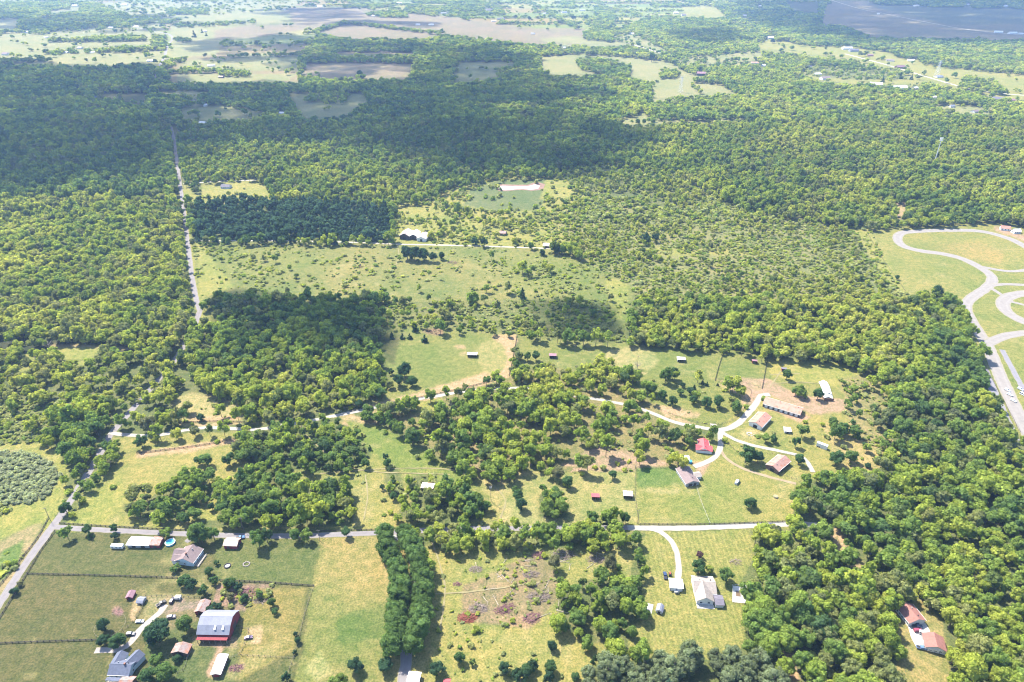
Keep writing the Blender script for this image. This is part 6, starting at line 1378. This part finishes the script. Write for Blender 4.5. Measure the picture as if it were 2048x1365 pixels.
# ------------------------------------------------------------------ felled timber and brush in the rough field
BR = [surf('brush_grey', (.24,.19,.165), .95, .3, 2), surf('brush_red', (.27,.085,.06), .95, .3, 2), surf('brush_plum', (.20,.10,.11), .95, .3, 2)]
def brush(x, y, r, n, mt, label, flat=.35):
    c = P(x, y); m = MB()
    for k in range(n):
        a = rnd.random()*6.28; d = r * math.sqrt(rnd.random()); p = Vector((math.cos(a)*d, math.sin(a)*d*.6, rnd.random()*r*flat*(1-d/r))); b = rnd.gauss(0.4, .8); l = r*rnd.uniform(.2,.55)
        q = p + Vector((math.cos(b)*l, math.sin(b)*l, rnd.uniform(-.05,.35)*l)); q.z = max(q.z, .05); p.z = max(p.z, .08)
        m.bar(p, q, .07+.10*rnd.random(), .03, 4)
    o = m.build('brush_pile', mt); o.location = c; tag(o, label, 'brush pile')
for args in [(932,1237,5.5,240,BR[1],'bright red brown brush pile in the rough field'),(955,1218,5.5,160,BR[0],'grey brush spread just above the bright red pile'),(1003,1222,5,120,BR[2],'plum coloured brush pile right of the bright red pile'),(1015,1214,4,80,BR[2],'narrow plum brush heap at the upper end of the plum pile'),(1062,1238,5.5,140,BR[2],'plum brush pile at the foot of the scrub'),
    (950,1140,4,120,BR[0],'grey brush pile with dark stumps in the upper rough field'),(914,1169,2.6,70,BR[2],'small mauve brush heap near the avenue'),(1075,1195,7,160,BR[0],'wide tangle of grey branches beside the scrub'),(1060,1150,5,110,BR[0],'grey brush left of the bare dead tree'),(1125,1110,7,150,BR[0],'grey fallen branches at the top of the rough field'),
    (1078,1112,5,110,BR[2],'dark crescent of brush at the top of the rough field'),(1190,1120,6,110,BR[0],'pale fallen branches near the roadside trees'),(490,1190,7,130,BR[2],'rubble and brush right of the farm trees'),(520,1200,5,90,BR[0],'grey brush at the right end of the farm rubble'),(470,1338,3.6,90,BR[2],'plum dung heap with pale flecks right of the narrow shed'),(1470,1125,4,50,BR[0],'low pile of pale branches behind the lawn'),
    (1400,1125,2.5,30,BR[0],'few pale sticks on the lawn near the purple tree'),(905,527,7,60,BR[2],'reddish brush heap in the middle meadow'),(718,535,5,60,BR[2],'plum heap in the left of the middle meadow')]: brush(*args)
LOGW = surf('bare_log', (.40,.34,.28), .9, .25, 1)
LG = []
for k in range(46):
    x = rnd.uniform(930,1240); y = rnd.uniform(1098,1235)
    if x > 1130 and y > 1160: continue
    c = P(x, y); a = rnd.gauss(0.5, .9); l = rnd.uniform(3, 9); m = MB(); m.bar((-l/2,0,.18),(l/2,0,.22),.2,.07,6)
    for j in range(4):
        t = rnd.uniform(-.1,.5)*l; m.bar((t,0,.2),(t+rnd.uniform(.6,1.8), rnd.uniform(-1.8,1.8), rnd.uniform(.1,1.2)),.07,.02,4)
    o = m.build('fallen_log', LOGW); o.location = (c.x, c.y, 0); o.rotation_euler = (0,0,a); tag(o, 'x', 'log', 'fallen logs in the rough field'); LG.append((o, x, y, l))
LAND = [((932,1237),'bright red brush pile'),((1109,1130),'bare dead tree'),((950,1140),'grey brush pile with stumps'),((1003,1220),'plum brush pile'),((1160,1100),'roadside trees'),((1075,1195),'wide tangle of branches')]
label_all(LG, 'bleached fallen log', lambda l: 'long' if l > 6 else 'short')
for (x, y, h, lab) in [(1109,1134,9,'bare dead tree with spreading grey branches in the rough field'),(1274,738,7,'bare grey tree by the utility pole above the central wood'),(1732,1300,9,'leafless greyish tree in the crowns of the right wood'),(100,700,10,'pinkish bare tree beside the dirt strip at the left')]:
    e = empty('dead_tree', P(x, y), rnd.random()*6, lab, 'dead tree'); m = MB(); m.bar((0,0,-.2),(.3,0,h*.5),.28,.16,7); m.build('trunk', LOGW, e); m = MB()
    for k in range(16):
        a = k*2.4; z0 = h*(.25+.3*rnd.random()); q = Vector((math.cos(a)*h*.4, math.sin(a)*h*.4, z0+h*.35)); m.bar((.2,0,z0), q, .10, .04, 5)
        for j in range(3): m.bar(q*.6+Vector((.1,0,z0*.4)), q+Vector((rnd.uniform(-1.5,1.5), rnd.uniform(-1.5,1.5), rnd.uniform(0,1.6))), .05,.015,4)
    m.build('branches', LOGW, e)
